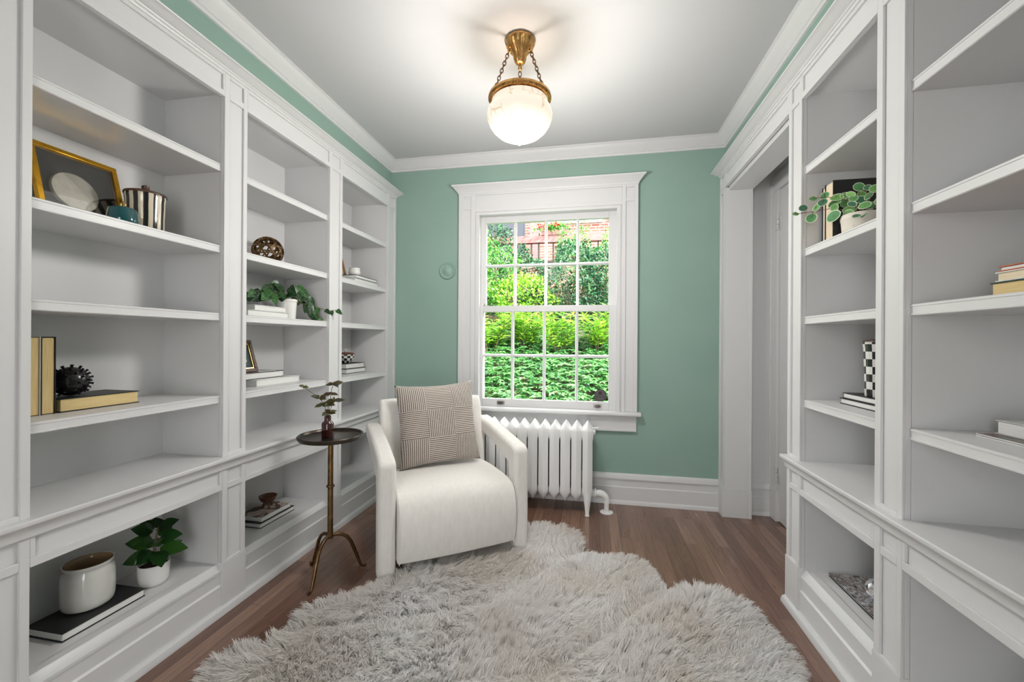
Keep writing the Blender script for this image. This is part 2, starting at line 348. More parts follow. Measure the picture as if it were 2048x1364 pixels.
STOOL = [(0, .626), (.058, .626), (.064, .632), (.066, .640), (.064, .648), (.058, .654), (0, .656)]
wobj(MB().prism(STOOL, lambda u, v, t: (t, YB - u, v), -1.02, .347).box(WX0, WX1, YB - .002, YB + .10, .628, .656), 'window_sill', smooth=30)
wobj(MB().box(-.985, .320, YB - .020, YB, .515, .626).box(-.985, .320, YB - .026, YB, .612, .626).box(-.985, .320, YB - .025, YB, .515, .530), 'apron', bevel=.0015)
# jamb, stops and outer sill
mb = MB().box(WX0, -.838, YB - .0212, YB + .2, .655, 2.104).box(.186, WX1, YB - .0212, YB + .2, .655, 2.104).box(WX0, WX1, YB - .0212, YB + .2, 2.1042, 2.135)
for a, b in ((-.858, -.829), (.180, .206)): mb.box(a, b, YB - .026, YB + .010, .655, 2.098)
mb.box(-.858, .206, YB - .026, YB + .010, 2.098, 2.120).box(WX0, WX1, YB + .1, YB + .26, .61, .64)
wobj(mb, 'jamb', bevel=.001)
def sash(name, y0, x0, x1, z0, z1, gx0, gx1, gz0, gz1, t=.038):
    mb = MB().box(x0, gx0, y0, y0 + t, z0, z1).box(gx1, x1, y0, y0 + t, z0, z1).box(gx0, gx1, y0, y0 + t, z0, gz0).box(gx0, gx1, y0, y0 + t, gz1, z1)
    s_ = wobj(mb, name, bevel=.002)
    mw = .022; W_ = (gx1 - gx0 - 3 * mw) / 4; zm = (gz0 + gz1) / 2; g = MB()
    for k in range(3):
        c = gx0 + (k + 1) * W_ + (k + .5) * mw
        g.prism([(-mw / 2, .010), (-.004, 0), (.004, 0), (mw / 2, .010), (mw / 2, t - .006), (-mw / 2, t - .006)], lambda u, v, q: (c + u, y0 + .003 + v, q), gz0, gz1)
    g.prism([(-mw / 2, .010), (-.004, 0), (.004, 0), (mw / 2, .010), (mw / 2, t - .006), (-mw / 2, t - .006)], lambda u, v, q: (q, y0 + .0035 + v, zm + u), gx0, gx1)
    o = g.obj('muntin_grid', M['white'], None, smooth=0); o.parent = s_
    for i in range(4):
        for j in range(2):
            a = gx0 + i * (W_ + mw); zz = gz0 if j == 0 else zm + mw / 2; z2 = zm - mw / 2 if j == 0 else gz1
            p = MB().box(a - .004, a + W_ + .004, y0 + .020, y0 + .0232, zz - .004, z2 + .004).obj('pane', M['glass'], None, smooth=0); p.parent = s_
    return s_
up = sash('upper_sash', YB + .052, -.838, .186, 1.372, 2.104, -.795, .127, 1.40, 2.055)
lo = sash('lower_sash', YB + .012, -.838, .186, .655, 1.416, -.808, .129, .712, 1.370)
for x in (-.665, .052):             # recessed sash lifts
    mb = MB().box(x - .030, x + .030, YB + .009, YB + .0125, .668, .698)
    r_ = mb.obj('sash_lift', M['nickel'], None, bevel=.0015); r_.parent = lo
    cup = MB().lathe([(.0, .001), (.010, .0012), (.0125, .003), (.013, .0055), (.0115, .006), (.0, .0045)], (0, 0, 0), 24, 'y'); 
    cup.v = [(x + vx * 1.8, YB + .010 - .0055 + (vy * 1.0), .683 + vz * .85) for vx, vy, vz in cup.v]
    o = cup.obj('lift_cup', mat('dark_recess_metal', (.10, .09, .085), .3, .9) if 'dark_recess_metal' not in bpy.data.materials else bpy.data.materials['dark_recess_metal'], None); o.parent = lo
lk = MB().lathe([(.0, 0), (.013, 0), (.013, .005), (.008, .008), (.008, .016), (.0, .020)], (-.795, YB + .030, 1.416), 20).box(-.81, -.775, YB + .020, YB + .042, 1.416, 1.420)
o = lk.obj('sash_lock', M['nickel'], None); o.parent = lo
# octagonal alarm sticker on the pane
SX, SZ, SY = .0735, .758, YB + .0318
def octa(r, y0, y1, m, name):
    o = MB().prism([(r * cos(pi / 8 + k * pi / 4), r * sin(pi / 8 + k * pi / 4)) for k in range(8)], lambda u, v, t: (SX + u, t, SZ + v), y0, y1).obj(name, m, None, smooth=0); o.parent = lo; return o
octa(.0475, SY - .0006, SY, mat('sticker_black', (.012, .012, .018), .4), 'sticker_border'); octa(.0425, SY - .0009, SY - .0006, mat('sticker_grey', (.085, .072, .078), .5), 'sticker_face')
o = MB().lathe([(0, 0), (.014, 0), (.014, .0004), (0, .0004)], (SX - .002, SY - .0009, SZ + .017), 24, 'y').obj('sticker_emblem', mat('sticker_maroon', (.035, .008, .012), .5), None); o.parent = lo
def text_mesh(name, body, size, loc, rot, m, parent, ext=.0002):
    cu = bpy.data.curves.new(name, 'FONT'); cu.body = body; cu.size = size; cu.align_x = 'CENTER'; cu.align_y = 'CENTER'; cu.extrude = ext
    t = bpy.data.objects.new(name, cu); C.objects.link(t); dg = bpy.context.evaluated_depsgraph_get(); dg.update()
    me = bpy.data.meshes.new_from_object(t.evaluated_get(dg)); bpy.data.objects.remove(t); me.materials.append(m)
    o = bpy.data.objects.new(name, me); C.objects.link(o); o.location = loc; o.rotation_euler = rot; o.parent = parent; return o
inkm = mat('sticker_ink', (.004, .003, .004), .6)
text_mesh('sticker_lettering', 'PROTECTION', .0112, (SX, SY - .0012, SZ - .0095), (pi / 2, 0, 0), inkm, lo)
for ch in list(up.children) + list(lo.children): ch.matrix_parent_inverse = Matrix.Identity(4)

# ------------------------------------------------------------------ built-in bookcases
SHELF_Z = (1.888, 1.545, 1.260, .913)
def bookcase(name, label, Xf, s, bays, y_lo, y_hi, pillars, corn_lo, corn_hi):
    """s = direction out of the face into the room; d = distance out from the face"""
    root = thing(name, (Xf - s * .15, (y_lo + y_hi) / 2, 0), label, 'bookcase', 'built-in bookcases'); inv = Matrix.Translation(-root.location)
    def put(mb, nm, m=M['white'], **k):
        o = mb.obj(nm, m, None, **k); o.parent = root; o.matrix_parent_inverse = inv; return o
    X = lambda d: Xf + s * d
    R = -.0085                      # recess depth
    back = -.305
    fr = MB()
    def raised(y0, y1, z0, z1): fr.box(X(R), X(0), y0, y1, z0, z1)
    def board(y0, y1, z0, z1): fr.box(X(-.0218), X(R), y0, y1, z0, z1)
    for (a, b, ra, rb) in pillars:  # solid a..b, recess ra..rb
        board(a, b, .2092, 2.29)
        raised(a, ra, .2092, 2.29); raised(rb, b, .2092, 2.29)
        for z0, z1 in ((.2092, .214), (.515, .540), (.610, .668), (2.170, 2.195), (2.258, 2.285)): raised(ra, rb, z0, z1)
    for (a, b) in bays:
        board(a, b, .516, .64); raised(a, b, .515, .540); raised(a, b, .610, .64); raised(a, a + .012, .54, .61); raised(b - .012, b, .54, .61)
        board(a, b, 2.170, 2.285); raised(a, b, 2.170, 2.195); raised(a, b, 2.258, 2.285); raised(a, a + .008, 2.195, 2.258); raised(b - .008, b, 2.195, 2.258)
    put(fr, 'face_frame', bevel=.0015)
    # plinths, base boards and shoe
    pl = MB()
    for (a, b, _, _) in pillars: pl.box(X(-.0215), X(.004), a, b, 0, .209)
    for (a, b) in bays:
        prof = [(-.06, 0), (-.004, 0), (-.004, .112), (-.011, .118), (-.011, .163), (-.006, .166), (-.006, .176), (-.013, .180), (-.024, .197), (-.028, .200), (-.06, .200)]
        pl.prism(prof, lambda u, v, t: (X(u), t, v), a, b)
    SH = [(-.02, 0), (.022, 0), (.022, .010), (.016, .024), (.004, .030), (-.02, .030)]
    pl.prism(SH, lambda u, v, t: (X(u), t, v), y_lo, y_hi)
    put(pl, 'base_moulding', smooth=25)
    # ledge running the whole length
    LG = [(back, .630), (.006, .600), (.009, .604), (.010, .612), (.013, .622), (.018, .631), (.025, .638), (.0295, .641), (.031, .645), (.031, .652), (.027, .655), (back, .655)]
    LG[0] = (-.02, .600); LG.insert(0, (-.02, .632)); LG.insert(0, (back, .632))
    put(MB().prism(LG, lambda u, v, t: (X(u), t, v), y_lo, y_hi), 'ledge', smooth=25)
    # carcass panels
    for (a, b) in bays:
        put(MB().box(X(back - .012), X(back), a - .02, b + .02, .19, 2.20), 'back_panel', smooth=0)
        put(MB().box(X(back), X(-.022), a - .018, a, .19, 2.20), 'side_panel', smooth=0)
        put(MB().box(X(back), X(-.022), b, b + .018, .19, 2.20), 'side_panel', smooth=0)
        put(MB().box(X(back), X(-.022), a, b, 2.182, 2.20), 'top_panel', smooth=0)
        put(MB().box(X(back), X(-.0585), a, b, .178, .200), 'bottom_shelf', smooth=0)
        for z in SHELF_Z:
            f = -.016
            prof = [(back, z - .033), (f - .003, z - .033), (f, z - .031), (f, z - .027), (f - .002, z - .026), (f - .002, z - .008), (f, z - .007), (f, z - .002), (f - .003, z), (back, z)]
            put(MB().prism(prof, lambda u, v, t: (X(u), t, v), a + .0005, b - .0005), 'shelf', smooth=25)
    # cornice
    CO = [(-.02, 2.282), (.006, 2.282), (.008, 2.288), (.008, 2.296), (.014, 2.298), (.016, 2.304), (.022, 2.306), (.034, 2.312), (.044, 2.322), (.052, 2.327), (.060, 2.329), (.062, 2.334), (.060, 2.338), (-.045, 2.338), (-.045, 2.31)]
    CO = [(u, 2.271 + (v - 2.282) * .62) for u, v in CO]
    put(MB().prism(CO, lambda u, v, t: (X(u), t, v), corn_lo, corn_hi), 'cornice', smooth=25)
    return root
bookcase('bookcase', 'long white built-in bookcase of three bays along the left wall, behind the side table', XL, 1,
         [(.869, 1.475), (1.592, 2.188), (2.314, 2.897)], .750, 3.032,
         [(.750, .869, .775, .847), (1.475, 1.592, 1.499, 1.572), (2.188, 2.314, 2.210, 2.291), (2.897, 3.032, 2.92, 3.005)], .745, 3.032)
bookcase('bookcase', 'white built-in bookcase on the right wall, ending at the door alcove', XR, -1,
         [(.745, 1.343), (1.458, 1.921)], .690, 2.034,
         [(.690, .745, .705, .73), (1.343, 1.458, 1.363, 1.432), (1.921, 2.034, 1.942, 2.008)], .690, 3.032)

# ------------------------------------------------------------------ door alcove on the right
al = structroot('trim_2', (.95, 2.5, 0)); ainv = Matrix.Translation(-al.location)
def aput(mb, nm, m=M['white'], par=al, **k):
    o = mb.obj(nm, m, None, **k); o.parent = par
    o.matrix_parent_inverse = Matrix.Translation(-par.location); return o
mb = MB()
mb.box(.8805, 1.035, 2.0342, 2.9315, 2.1765, 2.289)
mb.box(.8706, .880, 2.0345, 3.0325, 2.1715, 2.285)
mb.box(.862, .8705, 2.0345, 3.0325, 2.172, 2.195).box(.862, .8705, 2.0345, 3.0325, 2.258, 2.285)
for y0, y1 in ((2.0345, 2.05), (2.895, 2.955), (3.012, 3.0325)): mb.box(.862, .8705, y0, y1, 2.1955, 2.2575)
mb.box(.888, 1.0345, 2.0345, 2.9315, 2.150, 2.176)
aput(mb, 'header', bevel=.0015)
mb = MB().box(.8706, 1.035, 2.932, 3.034, .19, 2.171)
for y0, y1 in ((2.932, 2.955), (3.012, 3.0335)): mb.box(.862, .8705, y0, y1, .1905, 2.171)
mb.box(.862, .8705, 2.9555, 3.0115, 2.145, 2.171).box(.862, .8705, 2.9555, 3.0115, .1905, .205)
mb.box(.858, 1.012, 2.926, 3.0345, 0, .19).box(1.0125, 1.037, 2.924, 3.0345, 0, .177).box(1.012, 1.0345, 2.928, 2.9315, .1775, 2.15)
aput(mb, 'pillar', bevel=.0015)
aput(MB().box(1.035, 1.22, 2.034, 3.034, 2.36, 2.40), 'alcove_ceiling', M['ceiling'], smooth=0)
aput(MB().box(1.035, 1.22, 3.028, 3.034, 0, 2.36).box(1.205, 1.22, 2.03, 3.034, 2.13, 2.36).box(1.205, 1.22, 2.03, 2.10, 0, 2.36).box(.89, 1.035, 2.034, 3.034, 2.29, 2.40), 'alcove_wall', smooth=0)
aput(MB().box(.88, 1.22, 2.018, 2.034, 0, 2.36), 'end_panel', smooth=0)
aput(MB().prism(BASE, lambda u, v, t: (t, 3.028 - u, v), 1.03, 1.185), 'alcove_baseboard', smooth=25)
aput(MB().prism([(0, 0), (.05, 0), (.045, -.02), (.02, -.05), (.012, -.085), (0, -.085)], lambda u, v, t: (1.205 - u, t, 2.36 + v), 2.034, 3.03), 'alcove_crown', smooth=25)
d = structroot('door_1', (1.2, 2.55, 0))
aput(MB().box(1.178, 1.206, 2.926, 3.010, .2005, 2.1375).box(1.172, 1.206, 3.0105, 3.0275, .2005, 2.235).box(1.178, 1.206, 2.10, 3.010, 2.138, 2.235).box(1.172, 1.206, 2.922, 3.0275, 0, .20), 'door_casing', par=d, bevel=.002)
leaf = MB().box(1.194, 1.228, 2.14, 2.922, .006, 2.134)
for y0, y1 in ((2.24, 2.49), (2.57, 2.82)):
    for z0, z1 in ((.25, .95), (1.15, 2.02)):
        leaf.box(1.190, 1.194, y0, y1, z0, z0 + .02).box(1.190, 1.194, y0, y1, z1 - .02, z1).box(1.190, 1.194, y0, y0 + .02, z0 + .0205, z1 - .0205).box(1.190, 1.194, y1 - .02, y1, z0 + .0205, z1 - .0205)
aput(leaf, 'door_panel', par=d, bevel=.001)
for z in (.25, 1.875):
    h = MB().box(1.174, 1.179, 2.925, 2.955, z, z + .10).box(1.187, 1.194, 2.90, 2.925, z, z + .10)
    for k in range(3): h.lathe([(0, 0), (.0075, 0), (.0075, .029), (0, .029)], (1.180, 2.924, z + .004 + k * .032), 14)
    aput(h, 'hinge', M['hinge'], par=d, bevel=.001)

# ------------------------------------------------------------------ round wall cover
o = MB().lathe([(0, .030), (.006, .030), (.012, .026), (.030, .016), (.036, .013), (.038, .008), (.050, .009), (.055, .014), (.061, .014), (.066, .006), (.067, 0), (0, 0)], (0, 0, 0), 48, 'y').obj('wall_rosette', M['green'], None, loc=(-1.088, YB, 1.688))
tag(o, 'round domed green rosette mounted on the green wall left of the window', 'wall ornament')

# ------------------------------------------------------------------ radiator
RY = 2.85; rad = thing('radiator', (-.38, RY, 0), 'white cast-iron radiator of pointed columns under the window behind the armchair', 'radiator'); rinv = Matrix.Translation(-rad.location)
def rput(mb, nm, m=M['iron'], **k):
    o = mb.obj(nm, m, None, **k); o.parent = rad; o.matrix_parent_inverse = rinv; return o
def section(x, leg):
    lv = [(.606, .0015, .050), (.600, .0055, .066), (.591, .0115, .078), (.580, .0185, .088), (.569, .0265, .095), (.560, .0335, .099), (.552, .0366, .101), (.520, .0366, .101), (.506, .0355, .101), (.495, .0335, .101), (.485, .0325, .101), (.30, .0325, .101), (.175, .0325, .101), (.158, .034, .101), (.140, .0335, .099), (.120, .028, .094), (.100, .018, .084), (.082, .006, .066), (.072, .0008, .05)]
    mb = MB(); vs = []; n = 14
    for z, wv, D in lv:
        for (a, b) in ((0, -1), (.45, -.92), (1, -.74), (1, -.50), (1, .50), (1, .74), (.45, .92), (0, 1), (-.45, .92), (-1, .74), (-1, .50), (-1, -.50), (-1, -.74), (-.45, -.92)): vs.append((x + a * wv, RY + b * D, z))
    fs = [[k for k in range(n)], [(len(lv) - 1) * n + k for k in range(n)]]
    for i in range(len(lv) - 1): fs += [(i * n + k, i * n + (k + 1) % n, (i + 1) * n + (k + 1) % n, (i + 1) * n + k) for k in range(n)]
    mb.add(vs, fs)
    for q in range(2, len(fs)):      # shade of the gaps between columns, painted dark on the flanks
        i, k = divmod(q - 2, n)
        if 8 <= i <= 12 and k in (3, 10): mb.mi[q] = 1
    rput(mb, 'column', [M['iron'], M['gap_shade']], smooth=40, bevel=0)
    if leg:
        for sy in (-1, 1):
            y = RY + sy * .082
            rput(MB().tube([(x, y - sy * .012, .16), (x, y - sy * .006, .11), (x, y, .06), (x, y + sy * .010, .02), (x, y + sy * .014, .001)], [.028, .026, .018, .013, .016], 14), 'leg', smooth=50)
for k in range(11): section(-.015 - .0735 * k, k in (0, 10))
rput(MB().lathe([(0, -.76), (.021, -.76), (.021, .005), (0, .005)], (0, RY, .530), 20, 'x').lathe([(0, -.76), (.021, -.76), (.021, .0), (0, .0)], (0, RY, .130), 20, 'x'), 'connecting_pipe')
rput(MB().lathe([(0, .02), (.021, .02), (.021, .030), (.016, .034), (.013, .034), (.013, .038), (0, .038)], (0, RY, .535), 16, 'x'), 'end_cap')
rput(MB().tube([(.018, RY, .562), (.060, RY - .005, .566)], .005, 10).tube([(.050, RY - .005, .556), (.050, RY - .005, .574)], .003, 8), 'bleed_valve')
PX = .113
rput(MB().lathe([(0, .015), (.024, .015), (.024, .032), (.030, .034), (.030, .042), (.024, .044), (.019, .046), (.019, .05), (0, .05)], (0, RY, .125), 18, 'x')
     .tube([(.05, RY, .125), (.068, RY, .126), (.088, RY, .121), (.104, RY, .108), (PX, RY, .088), (PX, RY, .070)], [.022, .023, .022, .022, .021, .021], 16), 'valve')
rput(MB().lathe([(0, .005), (.016, .005), (.016, .06), (.022, .062), (.022, .082), (.018, .086), (0, .086)], (PX, RY, 0), 18), 'supply_pipe')
rput(MB().lathe([(.014, 0), (.044, 0), (.043, .003), (.030, .008), (.017, .010), (.014, .010)], (PX, RY, .0005), 30, close=True), 'floor_flange')

# ------------------------------------------------------------------ pendant lamp
PC = Vector((-.331, 1.893, 0)); pen = thing('pendant_lamp', (PC.x, PC.y, H_CEIL), 'antique brass pendant lamp with frosted bowl shade hanging on three chains', 'ceiling lamp'); 
def pput(mb, nm, m, **k): return mb.obj(nm, m, pen, loc=(0, 0, -H_CEIL), **k)
can = MB(); rows = [(.0, 2.552), (.060, 2.552), (.069, 2.546), (.070, 2.538), (.062, 2.530), (.060, 2.520), (.052, 2.508), (.040, 2.497), (.032, 2.485), (.028, 2.465), (.022, 2.447), (.016, 2.441), (0, 2.440)]
def canrow(r, z, seg=72): return [((r * (1 + (.07 * cos(12 * 2 * pi * k / seg) if .02 < r < .066 else 0)) * cos(2 * pi * k / seg)), r * (1 + (.07 * cos(12 * 2 * pi * k / seg) if .02 < r < .066 else 0)) * sin(2 * pi * k / seg), z) for k in range(seg)]
vs = []; 
for r, z in rows: vs += canrow(max(r, .0005), z)
can.add(vs, [(i * 72 + k, i * 72 + (k + 1) % 72, (i + 1) * 72 + (k + 1) % 72, (i + 1) * 72 + k) for i in range(len(rows) - 1) for k in range(72)])
canopy = pput(can, 'canopy', M['brass'], smooth=50)
MB().lathe([(0, 2.442), (.004, 2.441), (.004, 2.430), (.009, 2.426), (.010, 2.419), (.006, 2.412), (0, 2.410)], seg=20).obj('canopy_finial', M['brass'], canopy)
RZ = 2.275; RR = .146
for a0 in (100, 215, 335):
    a = math.radians(a0); d_ = Vector((cos(a), sin(a), 0))
    MB().tube([d_ * .046 + Vector((0, 0, 2.512)), d_ * .062 + Vector((0, 0, 2.50)), d_ * .060 + Vector((0, 0, 2.482)), d_ * .050 + Vector((0, 0, 2.484))], .0045, 8).obj('chain_hook', M['brass'], canopy)
    p0 = d_ * .056 + Vector((0, 0, 2.487)); p1 = d_ * (RR - .018) + Vector((0, 0, RZ + .006)); n = 11; ch = MB(); ax = (p1 - p0).normalized(); L = (p1 - p0).length / n
    side = ax.cross(Vector((0, 0, 1))).normalized(); other = ax.cross(side)
    for k in range(n):
        c = p0 + (k + .5) * (p1 - p0) / n; q = side if k % 2 == 0 else other
        ch.tube([c + ax * (L * .66 * cos(t)) + q * (.0068 * sin(t)) for t in [2 * pi * j / 16 for j in range(16)]], .0022, 7, True)
    pput(ch, 'chain', M['bronze'], smooth=60)
# ornate ring: two rims, a beaded relief band
ring = MB().lathe([(RR - .030, RZ - .024), (RR - .020, RZ - .026), (RR - .018, RZ - .006), (RR - .004, RZ - .004), (RR + .001, RZ + .0), (RR, RZ + .010), (RR - .006, RZ + .013), (RR - .022, RZ + .008), (RR - .028, RZ - .004)], (0, 0, 0), 72, close=True)
for k in range(36):
    a = 2 * pi * k / 36; c = Vector((cos(a), sin(a), 0)); t = Vector((-sin(a), cos(a), 0)); o_ = c * (RR - .008) + Vector((0, 0, RZ - .006))
    ring.tube([o_ + t * (.0085 * cos(q)) + (c * .7 + Vector((0, 0, -.7))) * (.006 * sin(q)) for q in [2 * pi * j / 10 for j in range(10)]], .0022, 6, True)
    ring.lathe([(0, .003), (.0028, .001), (0, -.004)], tuple(o_ + c * .001), 6)
pput(ring, 'bowl_ring', M['brass'], smooth=50)
gl = [(.130, 2.262), (.128, 2.246), (.136, 2.238), (.147, 2.222), (.152, 2.203), (.150, 2.182), (.142, 2.160), (.126, 2.136), (.102, 2.114), (.072, 2.098), (.040, 2.089), (.018, 2.085), (.014, 2.076), (.007, 2.064), (0, 2.059)]
sh = pput(MB().lathe(gl, seg=64), 'bowl_shade', M['globe'], smooth=60)
for a in (40, 160, 280):
    q = math.radians(a)
    pput(MB().lathe([(0, -.03), (.012, -.028), (.018, -.012), (.016, .004), (.010, .014), (.010, .03), (0, .03)], (.05 * cos(q), .05 * sin(q), 2.215), 16), 'bulb', M['bulb'])
lt = bpy.data.lights.new('bulb_light', 'POINT'); lt.energy = 1.15; lt.color = (1., .93, .86); lt.shadow_soft_size = .03
lo_ = bpy.data.objects.new('bulb_light', lt); C.objects.link(lo_); lo_.location = (PC.x, PC.y, 2.225)
lt = bpy.data.lights.new('lamp_glow', 'POINT'); lt.energy = 11.5; lt.color = (1., .965, .925); lt.shadow_soft_size = .12
lo_ = bpy.data.objects.new('lamp_glow', lt); C.objects.link(lo_); lo_.location = (PC.x, PC.y, 1.87)

# ------------------------------------------------------------------ armchair
CA = math.atan2(.57521581, .8180017); chair = thing('armchair', (-.970, 1.772, .012), 'cream white upholstered armchair in front of the window, facing into the room', 'armchair', rz=CA)
# local: x along the front, y towards the back, z up
def cput(mb, nm, m=M['cream'], **k): return mb.obj(nm, m, chair, **k)
def slab(prof, x0, x1, bev, nm, taper=0.):
    mb = MB().prism(prof, lambda u, v, t: (t + (taper * (v) if t == x0 else -taper * v), u, v), x0, x1); return cput(mb, nm, bevel=bev, seg=4, smooth=60)
ARM = [(0, 0), (.085, 0), (.092, .36), (.100, .455), (.20, .487), (.40, .527), (.64, .560), (.655, .620), (.60, .640), (.40, .622), (.20, .594), (.04, .570), (.0, .552)]
slab(ARM, 0., .086, .022, 'arm'); slab(ARM, .704, .790, .022, 'arm')
slab([(.62, 0), (.70, 0), (.665, .60), (.60, .60)], .12, .185, .015, 'rear_leg'); slab([(.62, 0), (.70, 0), (.665, .60), (.60, .60)], .605, .67, .015, 'rear_leg')
SEAT = [(-.012, .072), (-.030, .12), (-.036, .20), (-.034, .28), (-.020, .335), (.012, .372), (.06, .388), (.16, .393), (.34, .390), (.58, .372), (.60, .10), (.58, .072)]
mb = MB(); nx = 8; vs = []
for i in range(nx + 1):
    t = i / nx; bul = 1 - (2 * t - 1) ** 2
    vs += [(.089 + t * .612, u - .012 * bul * (u < .05), v + .012 * bul * (v > .3)) for u, v in SEAT]
n = len(SEAT); mb.add(vs, [list(range(n)), list(range(nx * n, nx * n + n))] + [(i * n + k, i * n + (k + 1) % n, (i + 1) * n + (k + 1) % n, (i + 1) * n + k) for i in range(nx) for k in range(n)])
seat_ = cput(mb, 'seat', bevel=.012, seg=3, smooth=50)
BACK = [(.47, .30), (.505, .50), (.555, .70), (.572, .748), (.600, .775), (.640, .772), (.668, .74), (.665, .60), (.655, .40), (.645, .12), (.60, .10)]
mb = MB(); nx = 8; vs = []
for i in range(nx + 1):
    t = i / nx; bul = 1 - (2 * t - 1) ** 2
    vs += [(.075 + t * .640, u - .015 * bul * (u < .6), v + .006 * bul * (v > .7)) for u, v in BACK]
n = len(BACK); mb.add(vs, [list(range(n)), list(range(nx * n, nx * n + n))] + [(i * n + k, i * n + (k + 1) % n, (i + 1) * n + (k + 1) % n, (i + 1) * n + k) for i in range(nx) for k in range(n)])
cput(mb, 'backrest', bevel=.016, seg=3, smooth=50)
for x in (.098, .692):      # seam piping down the seat front
    MB().tube([(x, u - .002, v) for u, v in SEAT[:7]], .0028, 6).obj('seat_piping', M['cream'], seat_, smooth=60)

# ------------------------------------------------------------------ pillow
PS = .488; prot = Matrix.Rotation(CA, 4, 'Z') @ Matrix.Translation((.408, .395, .402)) @ Matrix.Rotation(math.radians(-14), 4, 'X') @ Matrix.Rotation(math.radians(-2.), 4, 'Y')
def pil(u, v, sgn):
    a, b = 2 * u - 1, 2 * v - 1
    pin = .5 * PS * (1 - .07 * (1 - b * b)) * a, .5 * PS * (1 - .075 * (1 - a * a)) * b
    t = .092 * ((1 - abs(a) ** 2.6) * (1 - abs(b) ** 2.6)) ** .55
    t += .004 * mnoise.noise(Vector((a * 2.2, b * 2.2, sgn)))
    return (pin[0], sgn * t, pin[1] + PS / 2 * 0)
mb = MB(); mb.grid(lambda u, v: pil(u, v, -1), 40, 40); mb.grid(lambda u, v: pil(v, u, 1), 40, 40)
o = mb.obj('throw_pillow', M['pillow'], None, smooth=0)
for p in o.data.polygons: p.use_smooth = True
bm = bmesh.new(); bm.from_mesh(o.data); bmesh.ops.remove_doubles(bm, verts=bm.verts, dist=.002); bmesh.ops.recalc_face_normals(bm, faces=bm.faces); bm.to_mesh(o.data); bm.free()
o.matrix_world = Matrix.Translation(chair.location) @ prot @ Matrix.Translation((0, 0, PS / 2))
tag(o, 'square knitted throw pillow in a brown and cream basketweave, on the armchair', 'pillow')

# ------------------------------------------------------------------ side table and vase
TC = (-1.248, 1.820); tz = .682
st = thing('side_table', (*TC, 0), 'slim bronze tripod side table with round dark tray top beside the armchair', 'side table')
def tput(mb, nm, m=M['bronze'], **k): return mb.obj(nm, m, st, **k)
tput(MB().lathe([(0, tz - .018), (.135, tz - .018), (.145, tz - .014), (.150, tz - .004), (.151, tz + .003), (.148, tz + .006), (.144, tz + .003), (.140, tz - .006), (.130, tz - .010), (0, tz - .010)], seg=72), 'tray_top', M['tray'], smooth=40)
tput(MB().lathe([(0, tz - .05), (.012, tz - .05), (.018, tz - .030), (.035, tz - .018), (0, tz - .018)], seg=24).lathe([(0, .178), (.013, .178), (.0125, tz - .02), (0, tz - .02)], seg=24), 'pole')
tput(MB().lathe([(.012, .427), (.018, .429), (.020, .434), (.018, .439), (.012, .441)], seg=28, close=True), 'collar')
for fx, fy in ((-1.241, 1.664), (-1.400, 1.883), (-1.121, 1.924)):
    dx, dy = fx - TC[0], fy - TC[1]; L = math.hypot(dx, dy); dx /= L; dy /= L
    P_ = [(0, .192), (.03, .192), (.055, .186), (.078, .170), (.095, .145), (.110, .105), (.128, .055), (.142, .016), (.150, .008), (.162, .007), (.170, .011)]
    tput(MB().tube([(dx * a, dy * a, z) for a, z in P_], [.0085] * 6 + [.008, .0075, .0075, .0085, .005], 12), 'leg', smooth=60)
bz = tz - .0095
vs_ = thing('bud_vase', (-1.262, 1.815, bz), 'small dark red glass bottle vase with a leafy sprig on the side table', 'vase')
MB().lathe([(0, .0), (.026, .0), (.028, .003), (.028, .066), (.025, .074), (.017, .080), (.0155, .084), (.0155, .105), (.0165, .107), (.013, .107), (.012, .085), (.0, .080)], seg=36).obj('bottle', M['dirt_glass'], vs_, smooth=40)

# ------------------------------------------------------------------ leaves
def leaf_into(mb, base, d, nrm, L, W, shape='ovate', curl=.25, fold=.15, nu=7, nv=4):
    d = Vector(d).normalized(); nrm = Vector(nrm); nrm = (nrm - d * nrm.dot(d)).normalized(); sd = d.cross(nrm); base = Vector(base)
    def w(t):
        if shape == 'ovate': return max(.02, (sin(pi * min(1, t ** .75)) ** .9))
        if shape == 'heart': return max(.02, (sin(pi * min(1, (t * .93 + .07) ** .55)) ** .8))
        if shape == 'round': return max(.05, math.sqrt(max(0, 1 - (2 * t - 1) ** 2)))
        return max(.02, sin(pi * t) ** .8)
    e = []
    def f(u, v):
        a = 2 * v - 1; x = w(u) * W / 2 * a
        e.append(max(abs(a) if shape != 'round' else math.hypot(a * w(u), 2 * u - 1), abs(2 * u - 1)))
        return base + d * (L * u) + sd * x + nrm * (fold * abs(a) * w(u) * W / 2 - curl * L * u * u)
    mb.grid(f, nu, nv); return e
def foliage(name, leaves, m, parent, shape, **k):
    mb = MB(); ed = []
    for (b, d, n, L, W) in leaves: ed += leaf_into(mb, b, d, n, L, W, shape, **k)
    o = mb.obj(name, m, parent, smooth=0)
    for p in o.data.polygons: p.use_smooth = True
    at = o.data.attributes.new('edge', 'FLOAT', 'POINT'); at.data.foreach_set('value', ed); return o
def rv(s=1.): return Vector((random.uniform(-s, s), random.uniform(-s, s), random.uniform(-s, s)))
